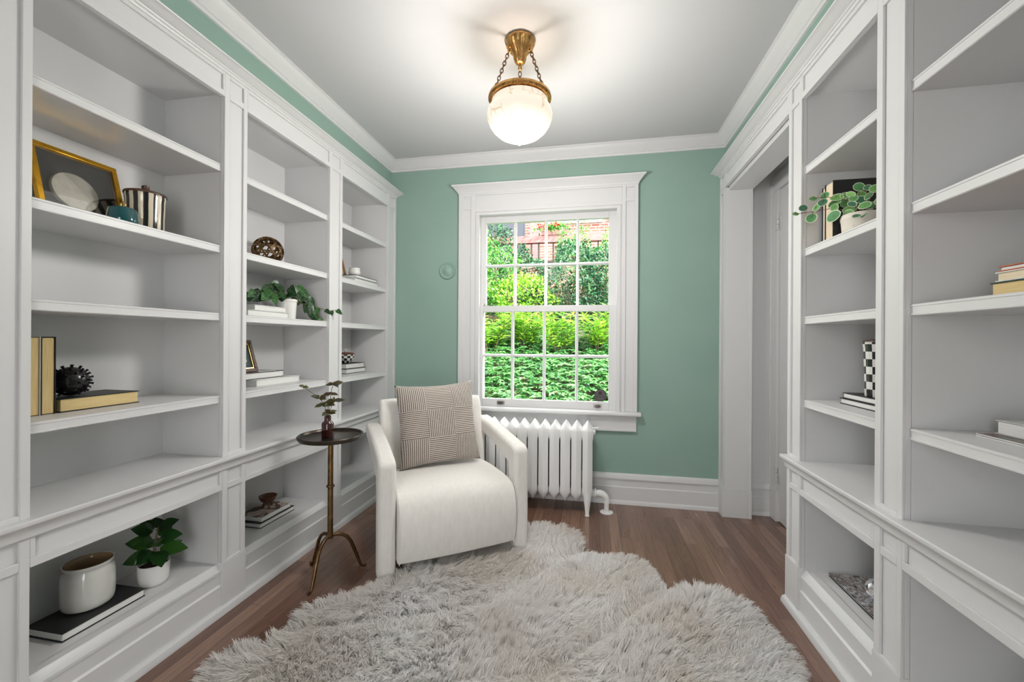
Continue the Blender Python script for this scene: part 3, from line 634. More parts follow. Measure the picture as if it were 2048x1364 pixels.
# sprig in the vase (local coordinates: x right-ish along the picture = d of camera plane)
RT = Vector((.98, .19, 0)); UP = Vector((0, 0, 1)); FWD = Vector((-.19, .98, 0))
def L3(a, z, f=0.): return RT * a + UP * z + FWD * f
stems = MB(); lv = []
def cluster(c, n, L, W, spread=.9, seed=0):
    for k in range(n):
        a = 2 * pi * k / n + seed; d_ = Vector((cos(a), sin(a), random.uniform(-.2, .5) * spread)).normalized()
        lv.append((c, d_, UP * .7 + Vector((.45, -.8, 0)) + rv(.4), L * random.uniform(.8, 1.15), W * random.uniform(.85, 1.1)))
for pts, cl in (([L3(0, .09), L3(-.004, .125), L3(-.022, .165), L3(-.040, .195)], (L3(-.040, .195), 6, .034, .020)),
                ([L3(.002, .09), L3(.006, .13), L3(.012, .19), L3(.018, .235), L3(.028, .262)], (L3(.030, .262), 6, .036, .021)),
                ([L3(.0, .09), L3(.0, .13), L3(.004, .165)], (L3(.004, .165), 5, .036, .021)),
                ([L3(-.030, .180), L3(-.075, .215), L3(-.118, .246)], (L3(-.118, .248), 5, .026, .013)),
                ([L3(.004, .09), L3(.014, .14), L3(.030, .180)], (L3(.030, .182), 4, .042, .018))):
    stems.tube(pts, .0014, 6); cluster(cl[0], cl[1], cl[2] * 1.08, cl[3] * 1.15, seed=random.random() * 6)
for c in (L3(.012, .213), L3(-.030, .158), L3(-.004, .122), L3(.014, .125)): cluster(c, 3, .038, .023, seed=random.random() * 6)
stems.obj('stem', M['stem'], vs_, smooth=60); foliage('leaves', lv, M['sprig'], vs_, 'ovate', curl=.18)

# ------------------------------------------------------------------ books
def book(x_front, x_back, y0, y1, z0, z1, cover, pg, label, up='z', group=None, ct=.0025, top=None, rz=0.):
    """fore-edge at x_front, spine at x_back"""
    cx, cy = (x_front + x_back) / 2, (y0 + y1) / 2; s = 1 if x_back > x_front else -1; W = abs(x_back - x_front) / 2; L = (y1 - y0) / 2; T = z1 - z0
    r = thing('book', (cx, cy, z0), label, 'book', group or 'books on the built-in shelves', rz)
    xf, xb = -s * W, s * W; ov = .0035
    c = MB(); p = MB()
    if up == 'z':
        c.box(xf, xb, -L, L, 0, ct).box(xf, xb, -L, L, T - ct, T).box(xb - s * ct, xb, -L, L, ct, T - ct)
        if top: c.cur = 1; c.box(xf + s * .0005, xb - s * .0005, -L + .0005, L - .0005, T, T + .0003); c.cur = 0
        p.box(xf + s * ov, xb - s * ct, -L + ov, L - ov, ct, T - ct)
    else:                           # upright: thickness along y
        c.box(xf, xb, -L, -L + ct, 0, T).box(xf, xb, L - ct, L, 0, T).box(xb - s * ct, xb, -L + ct, L - ct, 0, T)
        p.box(xf + s * ov, xb - s * ct, -L + ct, L - ct, ov * .6, T - ov)
    c.obj('cover', [cover, top] if top else cover, r, bevel=.0006, seg=1); p.obj('pages', pg, r, bevel=.001, seg=1); return r
bk = M['black']
# left bookcase, first bay
book(-1.610, -1.765, .999, 1.244, .2005, .228, bk, M['pg_white'], 'big black hardcover lying under the grey-white crock in the lowest left bay')
book(-1.648, -1.800, .925, .9675, .9135, 1.154, M['greycover'], M['pgv_tan'], 'upright tan-paged book with pale cover at the left end of its shelf', 'y')
book(-1.648, -1.800, .9685, 1.004, .9135, 1.154, bk, M['pgv_tan'], 'upright tan-paged book in black covers, touching the spiky ball', 'y')
book(-1.645, -1.802, 1.012, 1.246, .9135, .957, bk, M['pg_tan'], 'black book with tan pages lying flat under the spiky black ball')
# second bay
book(-1.553, -1.700, 1.640, 1.902, 1.2605, 1.289, M['greycover'], M['pg_white'], 'pale grey book, lower of the two left of the trailing potted vine')
book(-1.557, -1.690, 1.684, 1.892, 1.2895, 1.315, M['whitecover'], M['pg_white'], 'white book, upper of the two left of the trailing potted vine')
book(-1.625, -1.790, 1.772, 2.084, .9135, .947, M['whitecover'], M['pg_white'], 'large white book, bottom of the pair under the small dark picture frame', rz=0.)
book(-1.662, -1.800, 1.742, 2.000, .9475, .982, bk, M['pg_white'], 'black and white covered book directly under the small dark picture frame', top=M['art_bw'])
book(-1.618, -1.795, 1.795, 2.035, .2005, .225, bk, M['pg_white'], 'black book, lower of the pair under the tripod bowl', rz=.0)
book(-1.630, -1.772, 1.815, 2.022, .2255, .245, M['whitecover'], M['pg_white'], 'thin book with brown abstract cover right under the tripod bowl', top=M['art_brown'])
# third bay
book(-1.565, -1.705, 2.535, 2.842, 1.5455, 1.571, M['whitecover'], M['pg_white'], 'white book under the thin black one below the little white bowl')
book(-1.560, -1.700, 2.545, 2.815, 1.5715, 1.594, bk, M['pg_white'], 'thin black-covered book right under the little white bowl')
book(-1.662, -1.800, 2.600, 2.845, .9135, .947, bk, M['pg_white'], 'black-edged white-paged book, lower of the pair under the checkered bowl')
book(-1.664, -1.800, 2.596, 2.828, .9475, .984, bk, M['pg_white'], 'black-edged white-paged book, upper of the pair under the checkered bowl')
# right bookcase, far bay
book(.930, 1.130, 1.822, 1.880, 1.5455, 1.789, bk, M['pgv_cream'], 'thick upright black book behind the round-leaved trailing plant', 'y')
book(.935, 1.110, 1.8805, 1.911, 1.5455, 1.786, M['navy'], M['pgv_cream'], 'slim upright navy book beyond the thick black one, at the shelf end', 'y')
book(.966, 1.130, 1.600, 1.838, .9135, .9355, bk, M['pg_white'], 'black-edged book, lower of the pair under the checkered canister')
book(.969, 1.125, 1.590, 1.826, .936, .9575, bk, M['pg_white'], 'black-edged book, upper of the pair under the checkered canister')
book(.960, 1.155, 1.622, 1.895, .2005, .212, bk, M['pg_white'], 'thin art book with collage cover under the faceted silver ball', top=M['art_photo'])
# right bookcase, near bay
book(.935, 1.100, .98, 1.180, 1.2605, 1.295, M['green_cover'], M['pg_tan'], 'yellow-paged book with dark green cover, bottom of the stack of three at right')
book(.935, 1.085, .975, 1.167, 1.2955, 1.318, M['whitecover'], M['pg_cream'], 'cream-paged book in the middle of the stack of three at right')
book(.935, 1.070, .97, 1.160, 1.3185, 1.331, M['orange'], M['pg_white'], 'thin orange-covered book on top of the stack of three at right')
book(.976, 1.150, .99, 1.266, .9135, .921, M['whitecover'], M['pg_white'], 'thin dark-fronted book under the grey hardcover, right foreground shelf', top=M['art_dark'])
book(1.018, 1.155, 1.02, 1.268, .9215, .957, M['greycover'], M['pg_white'], 'pale grey hardcover lying on the thin dark book, right foreground shelf')

# ------------------------------------------------------------------ objects on the left bookcase
cr = thing('crock', (-1.708, 1.132, .2285), 'wide grey-white glazed crock with tan inside, standing on the big black book', 'crock')
MB().lathe([(0, 0), (.054, 0), (.063, .004), (.0675, .012), (.0695, .026), (.0700, .07), (.0695, .110), (.0672, .123), (.0628, .130), (.0620, .135), (.0650, .139), (.0672, .144), (.0668, .150), (.062, .149)], seg=56).obj('body', M['greyceramic'], cr, smooth=50)
MB().lathe([(.0625, .149), (.057, .140), (.056, .128), (.060, .11), (.062, .06), (.055, .015), (0, .012)], seg=56).obj('inner_glaze', M['tan_glaze'], cr, smooth=50)
pp = thing('potted_plant', (-1.664, 1.316, .2005), 'small glossy dark green plant in a white pot in the lowest left bay', 'plant')
MB().lathe([(0, 0), (.036, 0), (.042, .004), (.047, .018), (.0495, .05), (.0495, .080), (.0475, .081), (.046, .078), (.046, .066), (0, .064)], seg=48).obj('pot', M['ceramic'], pp, smooth=50)
MB().lathe([(0, .071), (.025, .070), (.0465, .067)], seg=24).obj('soil', M['soil'], pp)
MB().tube([(0, 0, .065), (.004, .002, .10), (-.004, .006, .14), (.004, .008, .185), (.008, .010, .215)], [.006, .005, .0045, .003, .002], 8).obj('stem', M['stem'], pp, smooth=60)
lv = []
for (a, z, el, L, W) in ((200, .115, -.35, .085, .042), (240, .12, -.1, .09, .044), (285, .125, .0, .085, .045), (330, .125, -.15, .10, .046), (20, .13, .0, .10, .044), (70, .125, .1, .08, .04), (120, .13, .1, .08, .04), (160, .135, .1, .08, .042),
                      (225, .155, .25, .085, .045), (275, .165, .3, .082, .046), (320, .165, .25, .085, .045), (10, .165, .3, .09, .044), (100, .17, .4, .07, .04), (250, .195, .6, .075, .042), (310, .20, .7, .07, .042), (20, .20, .6, .075, .042), (140, .20, .6, .065, .04), (200, .20, .8, .06, .036)):
    t = math.radians(a); d_ = Vector((cos(t), sin(t), el)); lv.append((d_.normalized() * .012 + Vector((.004, .006, z)), d_, UP * .75 + Vector((.55, -.55, 0)) + rv(.25), L * .95, W * 1.3))
foliage('leaves', lv, M['ficus'], pp, 'ovate', curl=.16, fold=.15)
sb = thing('spiky_ball', (-1.712, 1.080, .957), 'black round ornament covered in short spikes, beside the upright books', 'ornament')
mb = MB(); R0 = .048
mb.lathe([(R0 * sin(pi * k / 24), R0 + .001 - R0 * cos(pi * k / 24)) for k in range(25)], seg=48)
sb_body = mb.obj('ball', M['blackgloss'], sb, smooth=60)
ms = MB(); N = 64
for k in range(N):
    z = 1 - 2 * (k + .5) / N; a = k * 2.39996; q = Vector((math.sqrt(1 - z * z) * cos(a), math.sqrt(1 - z * z) * sin(a), z))
    if z < -.8: continue
    c = Vector((0, 0, R0 + .001)); ms.tube([c + q * (R0 - .002), c + q * (R0 + .0045), c + q * (R0 + .0055), c + q * (R0 + .0085), c + q * (R0 + .0092)], [.0032, .0030, .0042, .0040, .002], 7)
ms.obj('spikes', M['blackgloss'], sb, smooth=50)
# gold frame with a plaster disc behind glass
def lean(o, top_x, bot_x, y, z0, h):
    o.rotation_euler = (0, 0, 0)
GF = thing('shadow_box_frame', (-1.735, 1.142, 1.5455), 'gold framed black shadow box with a round pale medallion, leaning on the top left shelf', 'picture frame')
GF.rotation_euler = (0, -math.atan2(.068, .252), 0)
hw, hh, fw = .128, .262, .017
fm = MB().box(-.008, .010, -hw, hw, 0, fw).box(-.008, .010, -hw, hw, hh - fw, hh).box(-.008, .010, -hw, -hw + fw, fw, hh - fw).box(-.008, .010, hw - fw, hw, fw, hh - fw)
fm.obj('frame', M['gold'], GF, bevel=.002)
MB().box(-.014, -.010, -hw + .003, hw - .003, .003, hh - .003).obj('backing', M['mat_black'], GF, smooth=0)
MB().lathe([(0, .012), (.060, .012), (.066, .010), (.0685, .004), (.0685, 0), (0, 0)], (-.010, -.014, .119), 56, 'x').obj('medallion', M['plaster'], GF)
MB().box(.0045, .0065, -hw + fw - .002, hw - fw + .002, fw - .002, hh - fw + .002).obj('glazing', M['frameglass'], GF, smooth=0)
sc_ = thing('canister', (-1.677, 1.287, 1.5455), 'lidded black and cream striped canister beside the gold frame', 'canister')
MB().lathe([(0, 0), (.056, 0), (.0575, .004), (.058, .06), (.060, .110), (.0605, .128), (.062, .140), (.062, .150), (0, .150)], seg=56).obj('body', M['striped'], sc_, smooth=40)
MB().lathe([(0, .150), (.0645, .150), (.0650, .154), (.0635, .158), (.05, .163), (.010, .167), (.008, .172), (.012, .178), (.012, .186), (.006, .190), (0, .190)], seg=56).obj('lid', M['darkwood'], sc_, smooth=40)
tp = thing('lidded_pot', (-1.605, 1.157, 1.5455), 'small teal glazed pot with a gold ring on its lid, before the gold frame', 'pot')
MB().lathe([(0, 0), (.040, 0), (.044, .006), (.0435, .020), (.039, .050), (.0370, .055), (.030, .059), (0, .061)], seg=48).obj('body', M['teal'], tp, smooth=40)
MB().tube([(.010 * cos(t), .002, .071 + .010 * sin(t)) for t in [2 * pi * k / 20 for k in range(20)]], .0022, 8, True).lathe([(0, .058), (.005, .058), (.004, .064), (0, .065)], seg=12).obj('lid_ring', M['goldring'], tp, smooth=60)
# pierced orb
ico = bmesh.new(); bmesh.ops.create_icosphere(ico, subdivisions=2, radius=.073)
cen = {}; ob = MB()
V = [v.co.copy() for v in ico.verts]; E_ = [(a.index, b.index) for a, b in [e.verts for e in ico.edges]]
mid = {}
for f in ico.faces:
    mids = [((e.verts[0].co + e.verts[1].co) / 2).normalized() * .073 for e in f.edges]
    for i in range(3):
        a, b = mids[i], mids[(i + 1) % 3]; pts = [a.lerp(b, t).normalized() * .073 for t in (0, .25, .5, .75, 1)]
        vsq = []
        for p in pts:
            n_ = p.normalized(); tdir = (b - a).normalized(); sd = n_.cross(tdir)
            for so, ro in ((-.0036, -.005), (.0036, -.005), (.0036, .003), (-.0036, .003)): vsq.append(p + sd * so + n_ * ro)
        ob.add(vsq, [(j * 4 + k, j * 4 + (k + 1) % 4, (j + 1) * 4 + (k + 1) % 4, (j + 1) * 4 + k) for j in range(4) for k in range(4)])
ico.free()
o = ob.obj('lattice_orb', M['bronze'], None, loc=(-1.697, 1.920, 1.5455 + .076), smooth=40); tag(o, 'round pierced bronze lattice ball on an upper shelf of the middle bay', 'ornament')
# trailing vine
vn = thing('potted_vine', (-1.640, 1.988, 1.2605), 'trailing vine with silver-spotted leaves in a white pot, middle bay', 'plant')
MB().lathe([(0, 0), (.044, 0), (.047, .003), (.052, .080), (.053, .094), (.0555, .096), (.0555, .108), (.0535, .110), (.051, .107), (.050, .094), (0, .092)], seg=56).obj('pot', M['ceramic'], vn, smooth=40)
MB().lathe([(0, .099), (.03, .098), (.0515, .094)], seg=24).obj('soil', M['soil'], vn)
lv = []; stv = MB()
def vine(pts, n, L0=.062, W0=.042):
    pts = [Vector(p) for p in pts]; stv.tube(pts, .0016, 6)
    for k in range(n):
        t = (k + 1) / n * (len(pts) - 1); i = min(int(t), len(pts) - 2); p = pts[i].lerp(pts[i + 1], t - i); d_ = (pts[i + 1] - pts[i]).normalized()
        sd = d_.cross(UP); sgn = 1 if k % 2 else -1
        dd = (d_ * .5 + sd * sgn * .5 + Vector((.12, -.15, -.45)) + rv(.35)); lv.append((p, dd, Vector((.85, -.85, .35)) + rv(.4), L0 * random.uniform(.95, 1.35), W0 * random.uniform(1., 1.35)))
vine([(0, 0, .09), (.02, -.05, .145), (.035, -.11, .135), (.045, -.17, .115), (.05, -.22, .10)], 8)
vine([(0, -.01, .09), (.0, -.05, .16), (.01, -.12, .165), (.02, -.20, .135), (.02, -.27, .11)], 8)
vine([(0, 0, .10), (.02, -.01, .17), (.035, .02, .185), (.04, .05, .175), (.045, .07, .15)], 7)
vine([(0, 0, .09), (.02, .03, .17), (.03, .08, .17), (.04, .12, .13), (.045, .15, .08)], 8)
vine([(0, 0, .09), (-.02, .0, .17), (-.02, -.03, .19), (.0, -.07, .18)], 6)
vine([(.01, .03, .09), (.02, .07, .15), (.045, .11, .14), (.055, .13, .09), (.056, .15, .05)], 6)
vine([(0, .03, .10), (.05, .09, .11), (.085, .15, .075), (.12, .20, .060), (.15, .235, .068)], 6, .040, .022)
vine([(0, .03, .10), (.06, .11, .09), (.08, .15, .04), (.09, .16, .015)], 4, .038, .020)
stv.obj('stem', M['stem'], vn, smooth=60); foliage('leaves', lv, M['spotted'], vn, 'heart', curl=.22, fold=.12)
# small dark picture frame
PF = thing('picture_frame', (-1.698, 1.785, .9828), 'small dark wood picture frame with gilt lining standing on books', 'picture frame'); PF.rotation_euler = (0, -math.radians(17), 0)
hw, hh, fw = .070, .168, .018
MB().box(-.008, .010, -hw, hw, 0, fw).box(-.008, .010, -hw, hw, hh - fw, hh).box(-.008, .010, -hw, -hw + fw, fw, hh - fw).box(-.008, .010, hw - fw, hw, fw, hh - fw).obj('frame', M['darkwood'], PF, bevel=.002)
a, b = hw - fw, fw; e = .005
MB().box(-.004, .006, -a, a, b, b + e).box(-.004, .006, -a, a, hh - b - e, hh - b).box(-.004, .006, -a, -a + e, b, hh - b).box(-.004, .006, a - e, a, b, hh - b).obj('gilt_lining', M['goldring'], PF, smooth=0)
MB().box(-.006, -.002, -a, a, b, hh - b).obj('mat_board', M['mat_teal'], PF, smooth=0)
MB().box(-.0018, -.0008, -.022, .022, .055, .115).box(-.0018, -.0004, -.020, .020, .057, .113).obj('artwork', M['pg_cream'], PF, smooth=0)
MB().box(-.0008, .0006, -.017, .017, .060, .110).obj('artwork_centre', M['mat_teal'], PF, smooth=0)
# tripod bowl
tb = thing('tripod_bowl', (-1.705, 1.940, .2455), 'little brown wooden bowl on three legs, standing on the books in the low middle bay', 'bowl')
MB().lathe([(0, .026), (.018, .027), (.032, .036), (.041, .050), (.0445, .062), (.043, .063), (.038, .052), (.028, .040), (0, .034)], seg=44).obj('bowl', M['brownwood'], tb, smooth=50)
for k in range(3):
    t = 2 * pi * k / 3 - .6; MB().tube([(.014 * cos(t), .014 * sin(t), .031), (.021 * cos(t), .021 * sin(t), .014), (.026 * cos(t), .026 * sin(t), .0)], [.0065, .0055, .0045], 10).obj('leg', M['brownwood'], tb, smooth=60)
# third bay
o = MB().lathe([(0, 0), (.022, 0), (.030, .003), (.038, .015), (.040, .027), (.037, .040), (.034, .046), (.036, .054), (.0375, .056), (.035, .056), (.032, .047), (.034, .030), (.028, .010), (0, .006)], seg=44).obj('small_bowl', M['ceramic'], None, loc=(-1.622, 2.622, 1.5945), smooth=50)
tag(o, 'little white ceramic bowl standing on books in the far left bay', 'bowl')
F3 = thing('picture_frame', (-1.735, 2.632, 1.5455), 'thin gilt wooden picture frame, seen edge-on beside the little white bowl', 'picture frame'); F3.rotation_euler = (0, -math.radians(15), 0)
hw, hh, fw = .085, .200, .012
MB().box(-.008, .012, -hw, hw, 0, fw).box(-.008, .012, -hw, hw, hh - fw, hh).box(-.008, .012, -hw, -hw + fw, fw, hh - fw).box(-.008, .012, hw - fw, hw, fw, hh - fw).obj('frame', mat('gilt_wood', (.42, .22, .07), .4, .5), F3, bevel=.002)
MB().box(-.006, -.002, -hw + fw, hw - fw, fw, hh - fw).obj('mat_board', M['greycover'], F3, smooth=0)
cb = thing('lidded_bowl', (-1.732, 2.690, .9845), 'black and white checkered bowl with reddish lid and white knob on two books', 'bowl')
MB().lathe([(0, 0), (.030, 0), (.036, .003), (.050, .022), (.059, .045), (.062, .062), (0, .062)], seg=48).obj('body', M['checksbowl'], cb, smooth=40)
MB().lathe([(0, .062), (.0635, .062), (.064, .068), (.058, .072), (.02, .078), (0, .079)], seg=48).obj('lid', M['redcover'] if False else mat('red_brown_enamel', (.16, .05, .03), .25), cb, smooth=40)
MB().lathe([(0, .077), (.005, .078), (.006, .083), (.012, .089), (.013, .095), (.008, .101), (0, .103)], seg=24).obj('knob', M['ceramic'], cb, smooth=50)

# ------------------------------------------------------------------ objects on the right bookcase
cj = thing('canister', (1.024, 1.700, .958), 'tall black and white checkered canister on the right bookcase, partly behind the upright', 'canister')
MB().lathe([(0, 0), (.044, 0), (.0455, .003), (.047, .10), (.050, .175), (.0505, .178), (.0515, .184), (.0515, .196), (0, .196)], seg=48).obj('body', M['checks'], cj, smooth=40)
MB().lathe([(0, .196), (.0515, .196), (.0505, .201), (.03, .206), (0, .207)], seg=48).obj('lid', M['darkwood'], cj, smooth=40)
o = None
mb = MB(); g = bmesh.new(); bmesh.ops.create_icosphere(g, subdivisions=3, radius=.042)
mb.add([v.co.copy() for v in g.verts], [[v.index for v in f.verts] for f in g.faces]); g.free()
o = mb.obj('faceted_ball', M['chrome'], None, loc=(1.032, 1.715, .2125 + .040), smooth=0); tag(o, 'faceted silver ball on the thin art book in the low right bay', 'ornament')
tr = thing('trailing_plant', (.982, 1.745, 1.5455), 'round-leaved trailing plant with pale leaf edges in a beige pot on the right bookcase', 'plant')
MB().lathe([(0, 0), (.048, 0), (.052, .004), (.056, .030), (.058, .058), (.060, .062), (.061, .072), (.058, .082), (.054, .080), (.052, .065), (0, .062)], seg=48).obj('pot', M['stoneware'], tr, smooth=40)
MB().lathe([(0, .068), (.03, .068), (.0535, .064)], seg=24).obj('soil', M['soil'], tr)
LV = [(0.806, 1.84, 1.668, 0.026), (0.834, 1.84, 1.69, 0.034), (0.858, 1.83, 1.646, 0.044), (0.864, 1.83, 1.722, 0.031), (0.873, 1.82, 1.686, 0.041), (0.9, 1.82, 1.729, 0.036), (0.888, 1.81, 1.7, 0.039), (0.927, 1.79, 1.71, 0.047), (0.916, 1.785, 1.67, 0.044), (0.907, 1.775, 1.634, 0.054), (0.925, 1.8, 1.692, 0.047), (0.95, 1.78, 1.713, 0.036), (0.958, 1.76, 1.71, 0.036), (0.959, 1.79, 1.687, 0.041), (0.954, 1.76, 1.652, 0.047), (0.944, 1.75, 1.634, 0.036), (0.951, 1.74, 1.667, 0.036), (0.979, 1.75, 1.732, 0.039), (1.001, 1.74, 1.725, 0.028), (0.988, 1.75, 1.704, 0.031), (0.999, 1.73, 1.691, 0.034), (0.98, 1.74, 1.681, 0.039), (0.969, 1.7, 1.648, 0.041), (0.938, 1.69, 1.609, 0.028), (0.961, 1.69, 1.613, 0.032), (1.002, 1.72, 1.652, 0.041), (0.961, 1.75, 1.691, 0.031), (1.02, 1.70, 1.66, .04), (1.03, 1.66, 1.68, .04), (1.01, 1.65, 1.64, .038), (.99, 1.68, 1.70, .036)]
tl = tr.location; lv = []; stm = MB(); hub = Vector((0, 0, .075))
arm1 = [hub, Vector((-.03, .02, .105)), Vector((-.075, .055, .125)), Vector((-.115, .080, .125)), Vector((-.176, .095, .122))]
arm2 = [hub, Vector((-.02, .02, .14)), Vector((-.06, .05, .165)), Vector((-.085, .075, .178)), Vector((-.115, .085, .178))]
for arm in (arm1, arm2): stm.tube(arm, .0013, 6)
nodes = arm1 + arm2 + [arm1[i].lerp(arm1[i + 1], .5) for i in range(4)] + [arm2[i].lerp(arm2[i + 1], .5) for i in range(4)]
for k, (x, y, z, s) in enumerate(LV):
    c = Vector((x, y, z)) - tl
    root = min(nodes, key=lambda q: (q - c).length) if k < 12 else hub + Vector((c.x * .25, c.y * .25, 0))
    stm.tube([root, root.lerp(c, .5) + Vector((0, 0, .010)), c], .0011, 5)
    nrm = Vector((-.45, -.80, .45)) + rv(.35); d_ = (Vector((random.uniform(-1, .2), random.uniform(-.3, .3), random.uniform(-.6, .8)))); d_ = (d_ - nrm.normalized() * d_.dot(nrm.normalized())).normalized()
    lv.append((c - d_ * s * .5, d_, nrm, s, s * (.92 if k % 4 else .62)))
stm.obj('stem', M['redstem'], tr, smooth=60); foliage('leaves', lv, M['rimmed'], tr, 'round', curl=.06, fold=.10, nu=10, nv=6)
# small plant at the right edge of the picture, lowest shelf
p2 = thing('potted_plant', (1.030, 1.085, .2005), 'dark green potted plant on the low shelf at the bottom right edge', 'plant')
MB().lathe([(0, 0), (.040, 0), (.046, .005), (.052, .05), (.052, .085), (.049, .085), (.048, .072), (0, .070)], seg=40).obj('pot', M['ceramic'], p2, smooth=50)
MB().lathe([(0, .076), (.048, .073)], seg=20).obj('soil', M['soil'], p2)
MB().tube([(0, 0, .07), (0, 0, .14), (.003, 0, .19)], [.005, .004, .002], 8).obj('stem', M['stem'], p2, smooth=60)
lv = [(Vector((0, 0, z)), Vector((cos(math.radians(a)), sin(math.radians(a)), el)), UP + rv(.2), L, .045) for a, z, el, L in ((95, .165, .12, .095), (120, .14, .2, .10), (150, .15, .3, .09), (200, .14, .2, .09), (250, .15, .2, .09), (300, .14, .2, .09), (350, .16, .3, .09), (40, .14, .2, .08), (180, .18, .8, .07), (60, .18, .6, .07))]
foliage('leaves', lv, M['ficus'], p2, 'ovate', curl=.15, fold=.2)

# ------------------------------------------------------------------ sheepskin rug
OUT = [(-.38, 2.50), (-.25, 2.525), (-.12, 2.495), (-.055, 2.41), (-.035, 2.25), (.045, 2.205), (.135, 2.25), (.22, 2.262), (.285, 2.20), (.318, 2.09), (.345, 1.965), (.42, 1.992), (.49, 2.022), (.58, 1.995), (.668, 1.925), (.70, 1.82), (.712, 1.735), (.735, 1.655), (.715, 1.56), (.66, 1.47), (.70, 1.36), (.70, 1.22), (.62, 1.10), (.50, .98), (.32, .93), (.18, .98), (.05, .88), (-.15, .82), (-.35, .86), (-.48, .95), (-.65, .84), (-.85, .80), (-1.02, .86), (-1.12, .97), (-1.20, 1.06), (-1.262, 1.14), (-1.285, 1.22), (-1.255, 1.285), (-1.165, 1.34), (-1.150, 1.43), (-1.175, 1.53), (-1.125, 1.60), (-1.03, 1.665), (-.955, 1.755), (-.90, 1.90), (-.84, 2.06), (-.74, 2.22), (-.64, 2.38), (-.52, 2.47)]
def smooth_loop(P, it=2):
    P = [Vector((*p, 0)) for p in P]
    for _ in range(it):
        Q = []
        for i in range(len(P)):
            a, b = P[i], P[(i + 1) % len(P)]; Q += [a * .75 + b * .25, a * .25 + b * .75]
        P = Q
    return np.array([(p.x, p.y) for p in P])
LOOP = smooth_loop(OUT)
def inside(p, L=None):
    L = LOOP if L is None else L; x, y = p[:, 0], p[:, 1]; r = np.zeros(len(p), bool); j = len(L) - 1
    for i in range(len(L)):
        xi, yi = L[i]; xj, yj = L[j]
        m = ((yi > y) != (yj > y)) & (x < (xj - xi) * (y - yi) / (yj - yi + 1e-12) + xi); r ^= m; j = i
    return r
def edge_dist(p):
    d = np.full(len(p), 9.); g = np.zeros((len(p), 2))
    for i in range(0, len(LOOP)):
        a, b = LOOP[i], LOOP[(i + 1) % len(LOOP)]; ab = b - a; t = np.clip(((p - a) @ ab) / (ab @ ab), 0, 1); q = a + t[:, None] * ab; v = p - q; dd = np.hypot(v[:, 0], v[:, 1]); m = dd < d
        d[m] = dd[m]; g[m] = v[m]
    return d, -g / (np.hypot(g[:, 0], g[:, 1])[:, None] + 1e-9)
rug = bmesh.new(); vb = [rug.verts.new((x, y, .001)) for x, y in LOOP]; f = rug.faces.new(vb)
r_ = bmesh.ops.extrude_face_region(rug, geom=[f]); bmesh.ops.translate(rug, vec=(0, 0, .009), verts=[v for v in r_['geom'] if isinstance(v, bmesh.types.BMVert)])
bmesh.ops.recalc_face_normals(rug, faces=rug.faces)
me = bpy.data.meshes.new('sheepskin_rug'); rug.to_mesh(me); rug.free()
def fleece():
    m = mat('grey_white_wool', (.62, .585, .555), .85, spec=.12, sheen=.2); nt = m.node_tree
    g = node(nt, 'ShaderNodeNewGeometry'); n = node(nt, 'ShaderNodeTexNoise'); n.inputs['Scale'].default_value = 2.2; n.inputs['Detail'].default_value = 3; link(nt, coords(nt), n.inputs['Vector'])
    a = ramp(nt, n.outputs['Fac'], [(.36, (.84, .805, .77)), (.62, (.92, .915, .915))]); b = ramp(nt, g.outputs['Random Per Island'], [(0, (.90, .885, .88)), (1, (1.08, 1.08, 1.08))])
    mu = node(nt, 'ShaderNodeMix'); mu.data_type = 'RGBA'; mu.blend_type = 'MULTIPLY'; mu.inputs[0].default_value = 1; link(nt, a, mu.inputs[6]); link(nt, b, mu.inputs[7])
    link(nt, mu.outputs[2], nt.nodes['P'].inputs['Base Color'])
    t = node(nt, 'ShaderNodeBsdfTranslucent'); link(nt, mu.outputs[2], t.inputs[0]); mx = node(nt, 'ShaderNodeMixShader'); mx.inputs[0].default_value = .5
    link(nt, nt.nodes['P'].outputs[0], mx.inputs[1]); link(nt, t.outputs[0], mx.inputs[2]); link(nt, mx.outputs[0], nt.nodes['Material Output'].inputs[0]); return m
M['wool'] = fleece(); me.materials.append(M['wool'])
ro = bpy.data.objects.new('sheepskin_rug', me); C.objects.link(ro)
tag(ro, 'large shaggy grey-white sheepskin rug with scalloped edges on the wooden floor', 'rug')
def lownoise(p, s, seed):
    rg = np.random.default_rng(seed); o = np.zeros(len(p))
    for k in range(10):
        a = rg.uniform(0, 2 * pi); fq = s * rg.uniform(.5, 1.6); o += np.sin(fq * (p[:, 0] * cos(a) + p[:, 1] * sin(a)) + rg.uniform(0, 6.28))
    return o / 3.2
SEAMS = [((-.035, 2.25), (-.46, 1.72)), ((.345, 1.965), (-.12, 1.42)), ((-.46, 1.72), (-1.12, 1.42)), ((-.12, 1.42), (-.75, 1.20)), ((.66, 1.47), (.15, 1.15))]
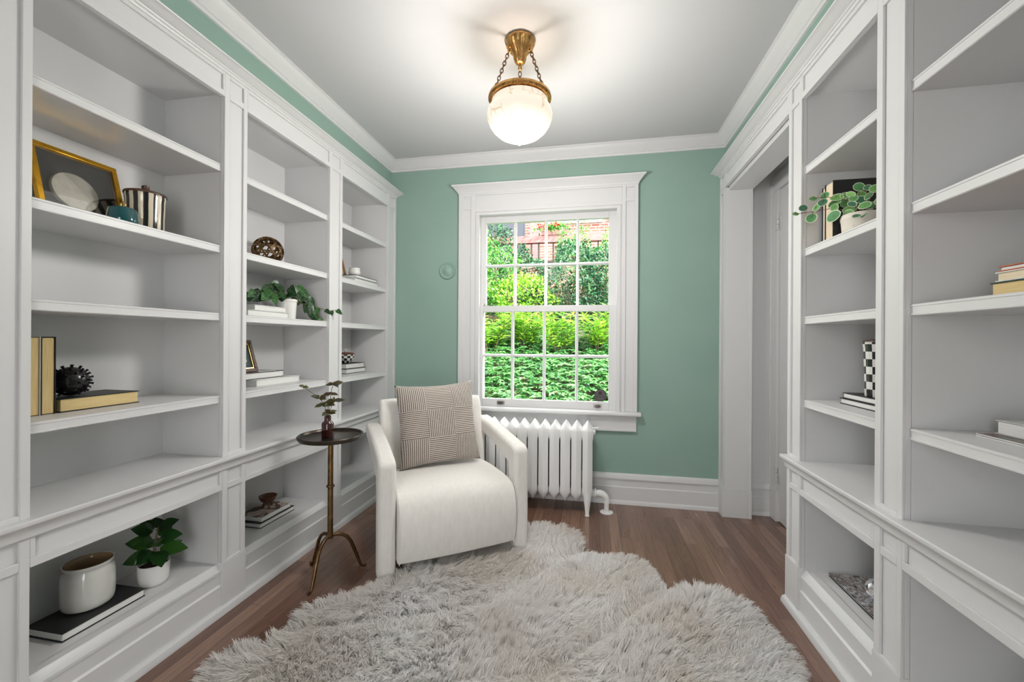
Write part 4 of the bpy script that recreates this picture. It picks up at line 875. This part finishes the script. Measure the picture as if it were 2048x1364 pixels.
def build_fur(nclump, per, nm):
    lo_, hi_ = LOOP.min(0), LOOP.max(0)
    c = RNG.uniform(lo_, hi_, (int(nclump * 2.2), 2)); c = c[inside(c)][:nclump]; nc = len(c)
    d, og = edge_dist(c)
    ang = 1.6 * lownoise(c, 3.0, 3) + .55 * lownoise(c, 11., 4) + .35 * RNG.normal(size=nc)
    fx = np.cos(-.9 + ang); fy = np.sin(-.9 + ang)
    we = np.clip(1 - d / .14, 0, 1)[:, None]; fl = np.stack([fx, fy], 1) * (1 - we) + og * we * 1.2
    hmul = np.ones(nc)
    for a, b in SEAMS:
        a, b = np.array(a), np.array(b); ab = b - a; t = np.clip(((c - a) @ ab) / (ab @ ab), 0, 1); v = c - (a + t[:, None] * ab); dd = np.hypot(v[:, 0], v[:, 1]); wv = np.clip(1 - dd / .07, 0, 1)
        fl += (v / (dd[:, None] + 1e-6)) * wv[:, None] * 1.3; hmul *= 1 - .55 * wv ** 1.5
    fl /= np.hypot(fl[:, 0], fl[:, 1])[:, None] + 1e-9
    ln = RNG.uniform(.040, .060, nc) * (1 + .22 * lownoise(c, 6., 9)) * np.clip(.55 + d / .06, .55, 1) * (.6 + .4 * hmul); lean = np.clip(.95 + .30 * lownoise(c, 8., 5) + .18 * RNG.normal(size=nc), .35, 1.6)
    tipc = np.concatenate([c + fl * (ln * np.sin(lean))[:, None], (.009 + ln * np.cos(lean) * hmul)[:, None]], 1)
    N = nc * per; ci = np.repeat(np.arange(nc), per)
    root = c[ci] + RNG.normal(size=(N, 2)) * .0105; ok = inside(root); root = root[ok]; ci = ci[ok]; N = len(ci)
    r3 = np.concatenate([root, np.full((N, 1), .008)], 1)
    tip = tipc[ci] + np.concatenate([(root - c[ci]) * .45, np.zeros((N, 1))], 1) + RNG.normal(size=(N, 3)) * [.0045, .0045, .004]
    tip[:, 2] = np.maximum(tip[:, 2], .012)
    m1 = r3 * .62 + tip * .38; m1[:, 2] += (np.hypot(*(tip - r3)[:, :2].T)) * .30; m2 = r3 * .25 + tip * .75; m2[:, 2] += (np.hypot(*(tip - r3)[:, :2].T)) * .22
    wob = RNG.normal(size=(N, 2)) * .0022; m2[:, :2] += wob
    a = RNG.uniform(0, pi, N); W = np.stack([np.cos(a), np.sin(a), RNG.uniform(-.3, .3, N)], 1) * (RNG.uniform(.0009, .0016, N)[:, None])
    V = np.stack([r3 - W * .8, r3 + W * .8, m1 - W, m1 + W, m2 - W * .8, m2 + W * .8, tip], 1).reshape(-1, 3)
    b = (np.arange(N) * 7)[:, None]
    q = np.concatenate([b + [0, 1, 3, 2], b + [2, 3, 5, 4]], 1).reshape(-1); t = (b + [4, 5, 6]).reshape(-1)
    loops = np.concatenate([q, t]).astype(np.int32); nq, nt_ = N * 2, N
    me = bpy.data.meshes.new(nm); me.vertices.add(len(V)); me.vertices.foreach_set('co', V.astype(np.float32).ravel())
    me.loops.add(len(loops)); me.loops.foreach_set('vertex_index', loops); me.polygons.add(nq + nt_)
    st_ = np.concatenate([np.arange(nq) * 4, nq * 4 + np.arange(nt_) * 3]).astype(np.int32); me.polygons.foreach_set('loop_start', st_)
    me.polygons.foreach_set('use_smooth', np.ones(nq + nt_, bool)); me.update(calc_edges=True); me.validate(); return me
fme = build_fur(9500, 17, 'pile'); fme.materials.append(M['wool'])
fo = bpy.data.objects.new('pile', fme); C.objects.link(fo); fo.parent = ro; fo['kind'] = 'stuff'

# ------------------------------------------------------------------ outside
def gz(x, y): return .10 + (max(0, min(y, 6.0) - 3.3)) * .335 + max(0, y - 6.0) * .30 + .05 * mnoise.noise(Vector((x * .8, y * .8, 0)))
mb = MB(); mb.grid(lambda u, v: (-9 + 16 * u, 3.25 + 9 * v, gz(-9 + 16 * u, 3.25 + 9 * v)), 32, 24)
struct(mb.obj('ground', M['mud'], smooth=60))
def cards(name, pos, dirs, nrm, L, W, m, loc=(0, 0, 0), parent=None, fold=.18, curl=.2):
    """many folded leaves in one mesh: 8 vertices each"""
    n = len(pos); d = dirs / (np.linalg.norm(dirs, axis=1)[:, None] + 1e-9); nr = nrm - d * (nrm * d).sum(1)[:, None]; nr /= np.linalg.norm(nr, axis=1)[:, None] + 1e-9; s = np.cross(d, nr)
    L = L[:, None]; W = W[:, None]; P = lambda t, side, h: pos + d * L * t + s * W * .5 * side + nr * (h - curl * L * t * t)
    up_ = fold * W
    V = np.stack([P(0, 0, 0), P(.35, -1, up_), P(.35, 0, 0), P(.35, 1, up_), P(.7, -.72, up_ * .8), P(.7, 0, 0), P(.7, .72, up_ * .8), P(1, 0, 0)], 1).reshape(-1, 3)
    b = (np.arange(n) * 8)[:, None]
    tr_ = np.concatenate([b + [0, 2, 1], b + [0, 3, 2], b + [4, 5, 7], b + [5, 6, 7]], 1).reshape(-1, 3); qd = np.concatenate([b + [1, 2, 5, 4], b + [2, 3, 6, 5]], 1).reshape(-1, 4)
    me = bpy.data.meshes.new(name); me.vertices.add(len(V)); me.vertices.foreach_set('co', V.astype(np.float32).ravel())
    lp = np.concatenate([qd.ravel(), tr_.ravel()]).astype(np.int32); me.loops.add(len(lp)); me.loops.foreach_set('vertex_index', lp); me.polygons.add(len(qd) + len(tr_))
    me.polygons.foreach_set('loop_start', np.concatenate([np.arange(len(qd)) * 4, len(qd) * 4 + np.arange(len(tr_)) * 3]).astype(np.int32)); me.update(calc_edges=True); me.materials.append(m)
    o = bpy.data.objects.new(name, me); C.objects.link(o); o.location = loc
    if parent: o.parent = parent
    return o
M['cover'] = leafmat('groundcover_leaf', [(.02, .09, .03), (.045, .19, .05), (.09, .30, .06), (.16, .36, .12)], .35, trans=.3)
M['lime'] = leafmat('lime_green_leaf', [(.06, .20, .015), (.13, .36, .02), (.26, .50, .03), (.40, .60, .10)], .3, trans=.4)
M['mid'] = leafmat('mid_green_leaf', [(.015, .08, .02), (.04, .19, .03), (.10, .33, .04), (.20, .42, .08)], .3, trans=.3)
M['dark'] = leafmat('blue_green_leaf', [(.006, .035, .02), (.015, .075, .035), (.03, .13, .05), (.06, .20, .07)], .3, trans=.2)
M['bark'] = mat('shrub_bark', (.10, .07, .045), .9, noise=(30, (.16, .12, .08), .4, .6))
# low groundcover: whorls of leaves all over the bank
nw = 10500; gx = RNG.uniform(-4.2, 2.6, nw); gy = RNG.uniform(3.45, 6.6, nw); g0 = np.array([gz(a, b) for a, b in zip(gx, gy)]) + RNG.uniform(.05, .20, nw)
ci = np.repeat(np.arange(nw), 6); a = np.tile(np.arange(6) * pi / 3, nw) + np.repeat(RNG.uniform(0, 6.28, nw), 6); n6 = len(ci)
tilt = RNG.normal(size=(nw, 2)) * .35
D = np.stack([np.cos(a), np.sin(a), RNG.uniform(-.25, .45, n6)], 1); Nn = np.stack([tilt[ci, 0], tilt[ci, 1] - .15, np.ones(n6)], 1)
gc = cards('groundcover', np.stack([gx[ci], gy[ci], g0[ci]], 1), D, Nn, RNG.uniform(.045, .078, n6), RNG.uniform(.018, .030, n6), M['cover'])
tag(gc, 'dense low leafy groundcover on the bank just outside the window', 'groundcover', kind='stuff')
SHG = 'shrubs outside the window'
def shrub(x, y, h, r, n, L, W, m, label, kind='bush', name='shrub', group=None):
    z0 = gz(x, y) - .03; t = thing(name, (x, y, z0), label, 'shrub', group or SHG)
    if kind == 'spray':             # upright shoots with long pointed leaves
        st_ = MB(); P_ = []; D_ = []; N_ = []
        for k in range(12):
            a = random.uniform(0, 2 * pi); sp = random.uniform(.15, 1.) * r; hh = h * random.uniform(.65, 1.); base = Vector((cos(a) * .06, sin(a) * .06, 0)); tip = Vector((cos(a) * sp, sin(a) * sp, hh)); mid_ = base.lerp(tip, .5) - Vector((cos(a), sin(a), 0)) * sp * .2
            pts = [base, mid_, tip]; st_.tube(pts, [.010, .007, .003], 6)
            m_ = n // 12
            for q in range(m_):
                u = .35 + .65 * q / m_; p = base * (1 - u) ** 2 + mid_ * 2 * u * (1 - u) + tip * u * u; aa = q * 2.4 + k
                P_.append(p); D_.append((cos(aa), sin(aa), random.uniform(.1, .9))); N_.append((random.uniform(-.4, .4), random.uniform(-.6, .1), 1))
        st_.obj('stem', M['bark'], t, smooth=60)
    else:
        st_ = MB()
        for k in range(7):
            a = random.uniform(0, 2 * pi); q = Vector((cos(a) * r * .6, sin(a) * r * .6, h * .75)); st_.tube([(0, 0, 0), q * .45 + Vector((0, 0, .05)), q], [.022, .014, .005], 6)
        st_.obj('stem', M['bark'], t, smooth=60)
        u = RNG.normal(size=(n, 3)); u /= np.linalg.norm(u, axis=1)[:, None]; rad_ = RNG.uniform(.55, 1., n) ** .6
        lump = 1 + .28 * np.sin(u[:, 0] * 5 + x * 3) * np.cos(u[:, 2] * 4.3 + y)
        P_ = u * (rad_ * lump)[:, None] * [r, r, h * .5] + [0, 0, h * .52]; P_[:, 2] = np.maximum(P_[:, 2], .05)
        D_ = u * .8 + RNG.normal(size=(n, 3)) * .7; D_[:, 2] += .15; N_ = u * .5 + [0, -.2, 1.] + RNG.normal(size=(n, 3)) * .45
    P_, D_, N_ = (np.array(q, float) for q in (P_, D_, N_)); k = len(P_)
    cards('foliage', P_, D_, N_, RNG.uniform(.7, 1.15, k) * L, RNG.uniform(.8, 1.1, k) * W, m, parent=t); return t
for x, y, h, r, lab in ((-2.15, 6.1, .85, .50, 'lime green leafy shrub beyond the far left of the window'), (-1.42, 5.75, .80, .42, 'lime green pointed-leaf shrub behind the left column of window panes'), (-.93, 5.95, .72, .42, 'lime green pointed-leaf shrub behind the second column of window panes'),
                     (-.42, 5.75, .70, .40, 'lime green pointed-leaf shrub behind the third column of window panes'), (.10, 5.85, .75, .42, 'lime green pointed-leaf shrub behind the right column of window panes'), (.75, 5.9, .8, .45, 'lime green leafy shrub beyond the right edge of the window')):
    shrub(x, y, h, r, 420, .15, .036, M['lime'], lab, 'spray')
for x, y, h, r, n, m, lab in ((-2.05, 7.3, 1.65, .75, 2400, M['mid'], 'bushy mid-green shrub behind the upper left panes'), (-1.15, 7.1, 1.0, .60, 1700, M['lime'], 'bright green bush below the dark railing posts'), (-.30, 7.3, 1.55, .55, 1800, M['dark'], 'dark blue-green bush behind the third upper column of panes'),
                              (.38, 7.4, 1.45, .60, 1900, M['dark'], 'dark blue-green bush behind the upper right panes'), (-3.0, 7.4, 1.6, .8, 1500, M['mid'], 'mid-green bush left of the window view'), (1.3, 7.3, 1.5, .7, 1500, M['dark'], 'dark bush right of the window view')):
    shrub(x, y, h, r, int(n * 1.9), .062, .036, m, lab)
shrub(-2.32, 8.6, 2.35, .62, 5600, .062, .038, M['dark'], 'tall rounded dark evergreen at the top left of the window view')
shrub(-1.30, 8.35, 1.28, .50, 3600, .06, .036, M['dark'], 'low dark bush under the railing behind the bright green bush')
shrub(-.36, 8.55, 1.75, .42, 2200, .056, .034, M['mid'], 'leafy climber reaching up to the flower box in front of the railing')
shrub(.30, 8.5, 1.55, .42, 2200, .055, .034, M['mid'], 'leafy bush rising before the right end of the railing')
# railing with flower box, brick pier and brick house
M['rail'] = mat('pink_brown_painted_wood', (.24, .095, .095), .6, noise=(6, (.30, .135, .13), .4, .6, (1, 1, 6))); M['iron_black'] = mat('dark_baluster', (.02, .018, .018), .5)
rl = thing('deck_railing', (-.7, 9.3, 2.9), 'wooden deck railing with dark balusters seen through the top panes', 'railing')
def rp(mb, nm, m, **k):
    o = mb.obj(nm, m, rl, loc=(0, 0, 0), **k); o.matrix_parent_inverse = Matrix.Translation(-rl.location); return o
rp(MB().box(-3.2, 1.6, 9.22, 9.36, 3.365, 3.525), 'top_rail', M['rail'], bevel=.006)
rp(MB().box(-3.2, 1.6, 9.25, 9.33, 2.92, 2.96), 'bottom_rail', M['iron_black'])
for k in range(26): rp(MB().box(-3.0 + .165 * k, -2.966 + .165 * k, 9.27, 9.31, 2.95, 3.37), 'baluster', M['iron_black'])
for x in (-3.1, -1.72, .42): rp(MB().box(x - .05, x + .05, 9.24, 9.34, gz(x, 9.3) - .1, 3.56), 'post', M['rail'])
fbx = thing('flower_box', (-.80, 9.29, 3.526), 'planter of red flowers on the deck railing', 'planter')
MB().box(-.30, .30, -.09, .09, 0, .11).obj('box', M['rail'], fbx, bevel=.004)
n = 420; P_ = RNG.normal(size=(n, 3)) * [.20, .07, .06] + [0, 0, .15]; cards('foliage', P_, RNG.normal(size=(n, 3)) + [0, 0, .3], RNG.normal(size=(n, 3)) * .4 + [0, -.3, 1], np.full(n, .065), np.full(n, .045), M['mid'], parent=fbx)
n = 90; P_ = np.concatenate([RNG.normal(size=(45, 3)) * [.05, .04, .025] + [.02, -.05, .24], RNG.normal(size=(45, 3)) * [.05, .04, .025] + [-.66 + .40, -.05, .22]]); cards('flowers', P_, RNG.normal(size=(n, 3)), RNG.normal(size=(n, 3)) + [0, -1, .4], np.full(n, .05), np.full(n, .05), mat('red_petal', (.75, .04, .03), .5), parent=fbx)
pr_ = MB().box(-.83, -.73, 9.55, 9.75, 1.5, 3.36).obj('brick_pier', M['brick'], None, smooth=0); tag(pr_, 'slim red brick pier behind the deck railing', 'pier')
hs = thing('brick_house', (-1.0, 11.2, 1.5), 'red brick house behind the deck railing', 'house')
def hp(mb, nm, m, **k):
    o = mb.obj(nm, m, hs, **k); o.matrix_parent_inverse = Matrix.Translation(-hs.location); return o
hp(MB().box(-6, 4, 11.0, 11.4, 1.0, 5.6), 'wall', M['brick'], smooth=0)
hp(MB().box(-1.12, .28, 10.93, 11.0, 4.26, 4.34), 'string_course', M['whitecover'])
hp(MB().box(-1.62, -1.36, 10.96, 11.0, 3.3, 5.4), 'downpipe', M['rail'])
hp(MB().box(-2.9, -1.75, 10.97, 11.0, 3.4, 5.2).box(-2.85, -1.8, 10.95, 10.97, 3.45, 5.15), 'window', mat('dark_window_glass', (.03, .035, .05), .15))
hp(MB().box(.44, .62, 10.9, 11.0, 4.28, 4.38), 'wall_lamp', M['iron_black'])

# ------------------------------------------------------------------ light, world, camera
W_ = bpy.data.worlds.new('World'); bpy.context.scene.world = W_; W_.use_nodes = True
bg = W_.node_tree.nodes['Background']; bg.inputs[0].default_value = (.99, .985, .98, 1); bg.inputs[1].default_value = 2.2
sun = bpy.data.lights.new('sun', 'SUN'); sun.energy = 5.6; sun.angle = .009; sun.color = (1., .95, .84)
so = bpy.data.objects.new('sun', sun); C.objects.link(so); so.rotation_euler = Vector((-.62, .28, -.73)).to_track_quat('-Z', 'Y').to_euler()
cam = bpy.data.cameras.new('camera'); cam.sensor_width = 36; cam.lens = 36 * 824.5 / 2048; cam.clip_start = .02
co = bpy.data.objects.new('camera', cam); C.objects.link(co); bpy.context.scene.camera = co
yw, rl_ = math.radians(10.785), math.radians(.367)
fwd = Vector((-sin(yw), cos(yw), 0)); rgt = Vector((cos(yw), sin(yw), 0)); upv = Vector((0, 0, 1))
r2 = rgt * cos(rl_) + upv * sin(rl_); u2 = upv * cos(rl_) - rgt * sin(rl_)
co.matrix_world = Matrix(((r2.x, u2.x, -fwd.x, 0), (r2.y, u2.y, -fwd.y, 0), (r2.z, u2.z, -fwd.z, 1.15), (0, 0, 0, 1)))
vs = bpy.context.scene.view_settings; vs.view_transform = 'Standard'; vs.look = 'None'; vs.gamma = 1; vs.exposure = 1.76
cy = bpy.context.scene.cycles; cy.max_bounces = 10; cy.diffuse_bounces = 5; cy.transparent_max_bounces = 16; cy.sample_clamp_indirect = 6
cy.use_denoising = True
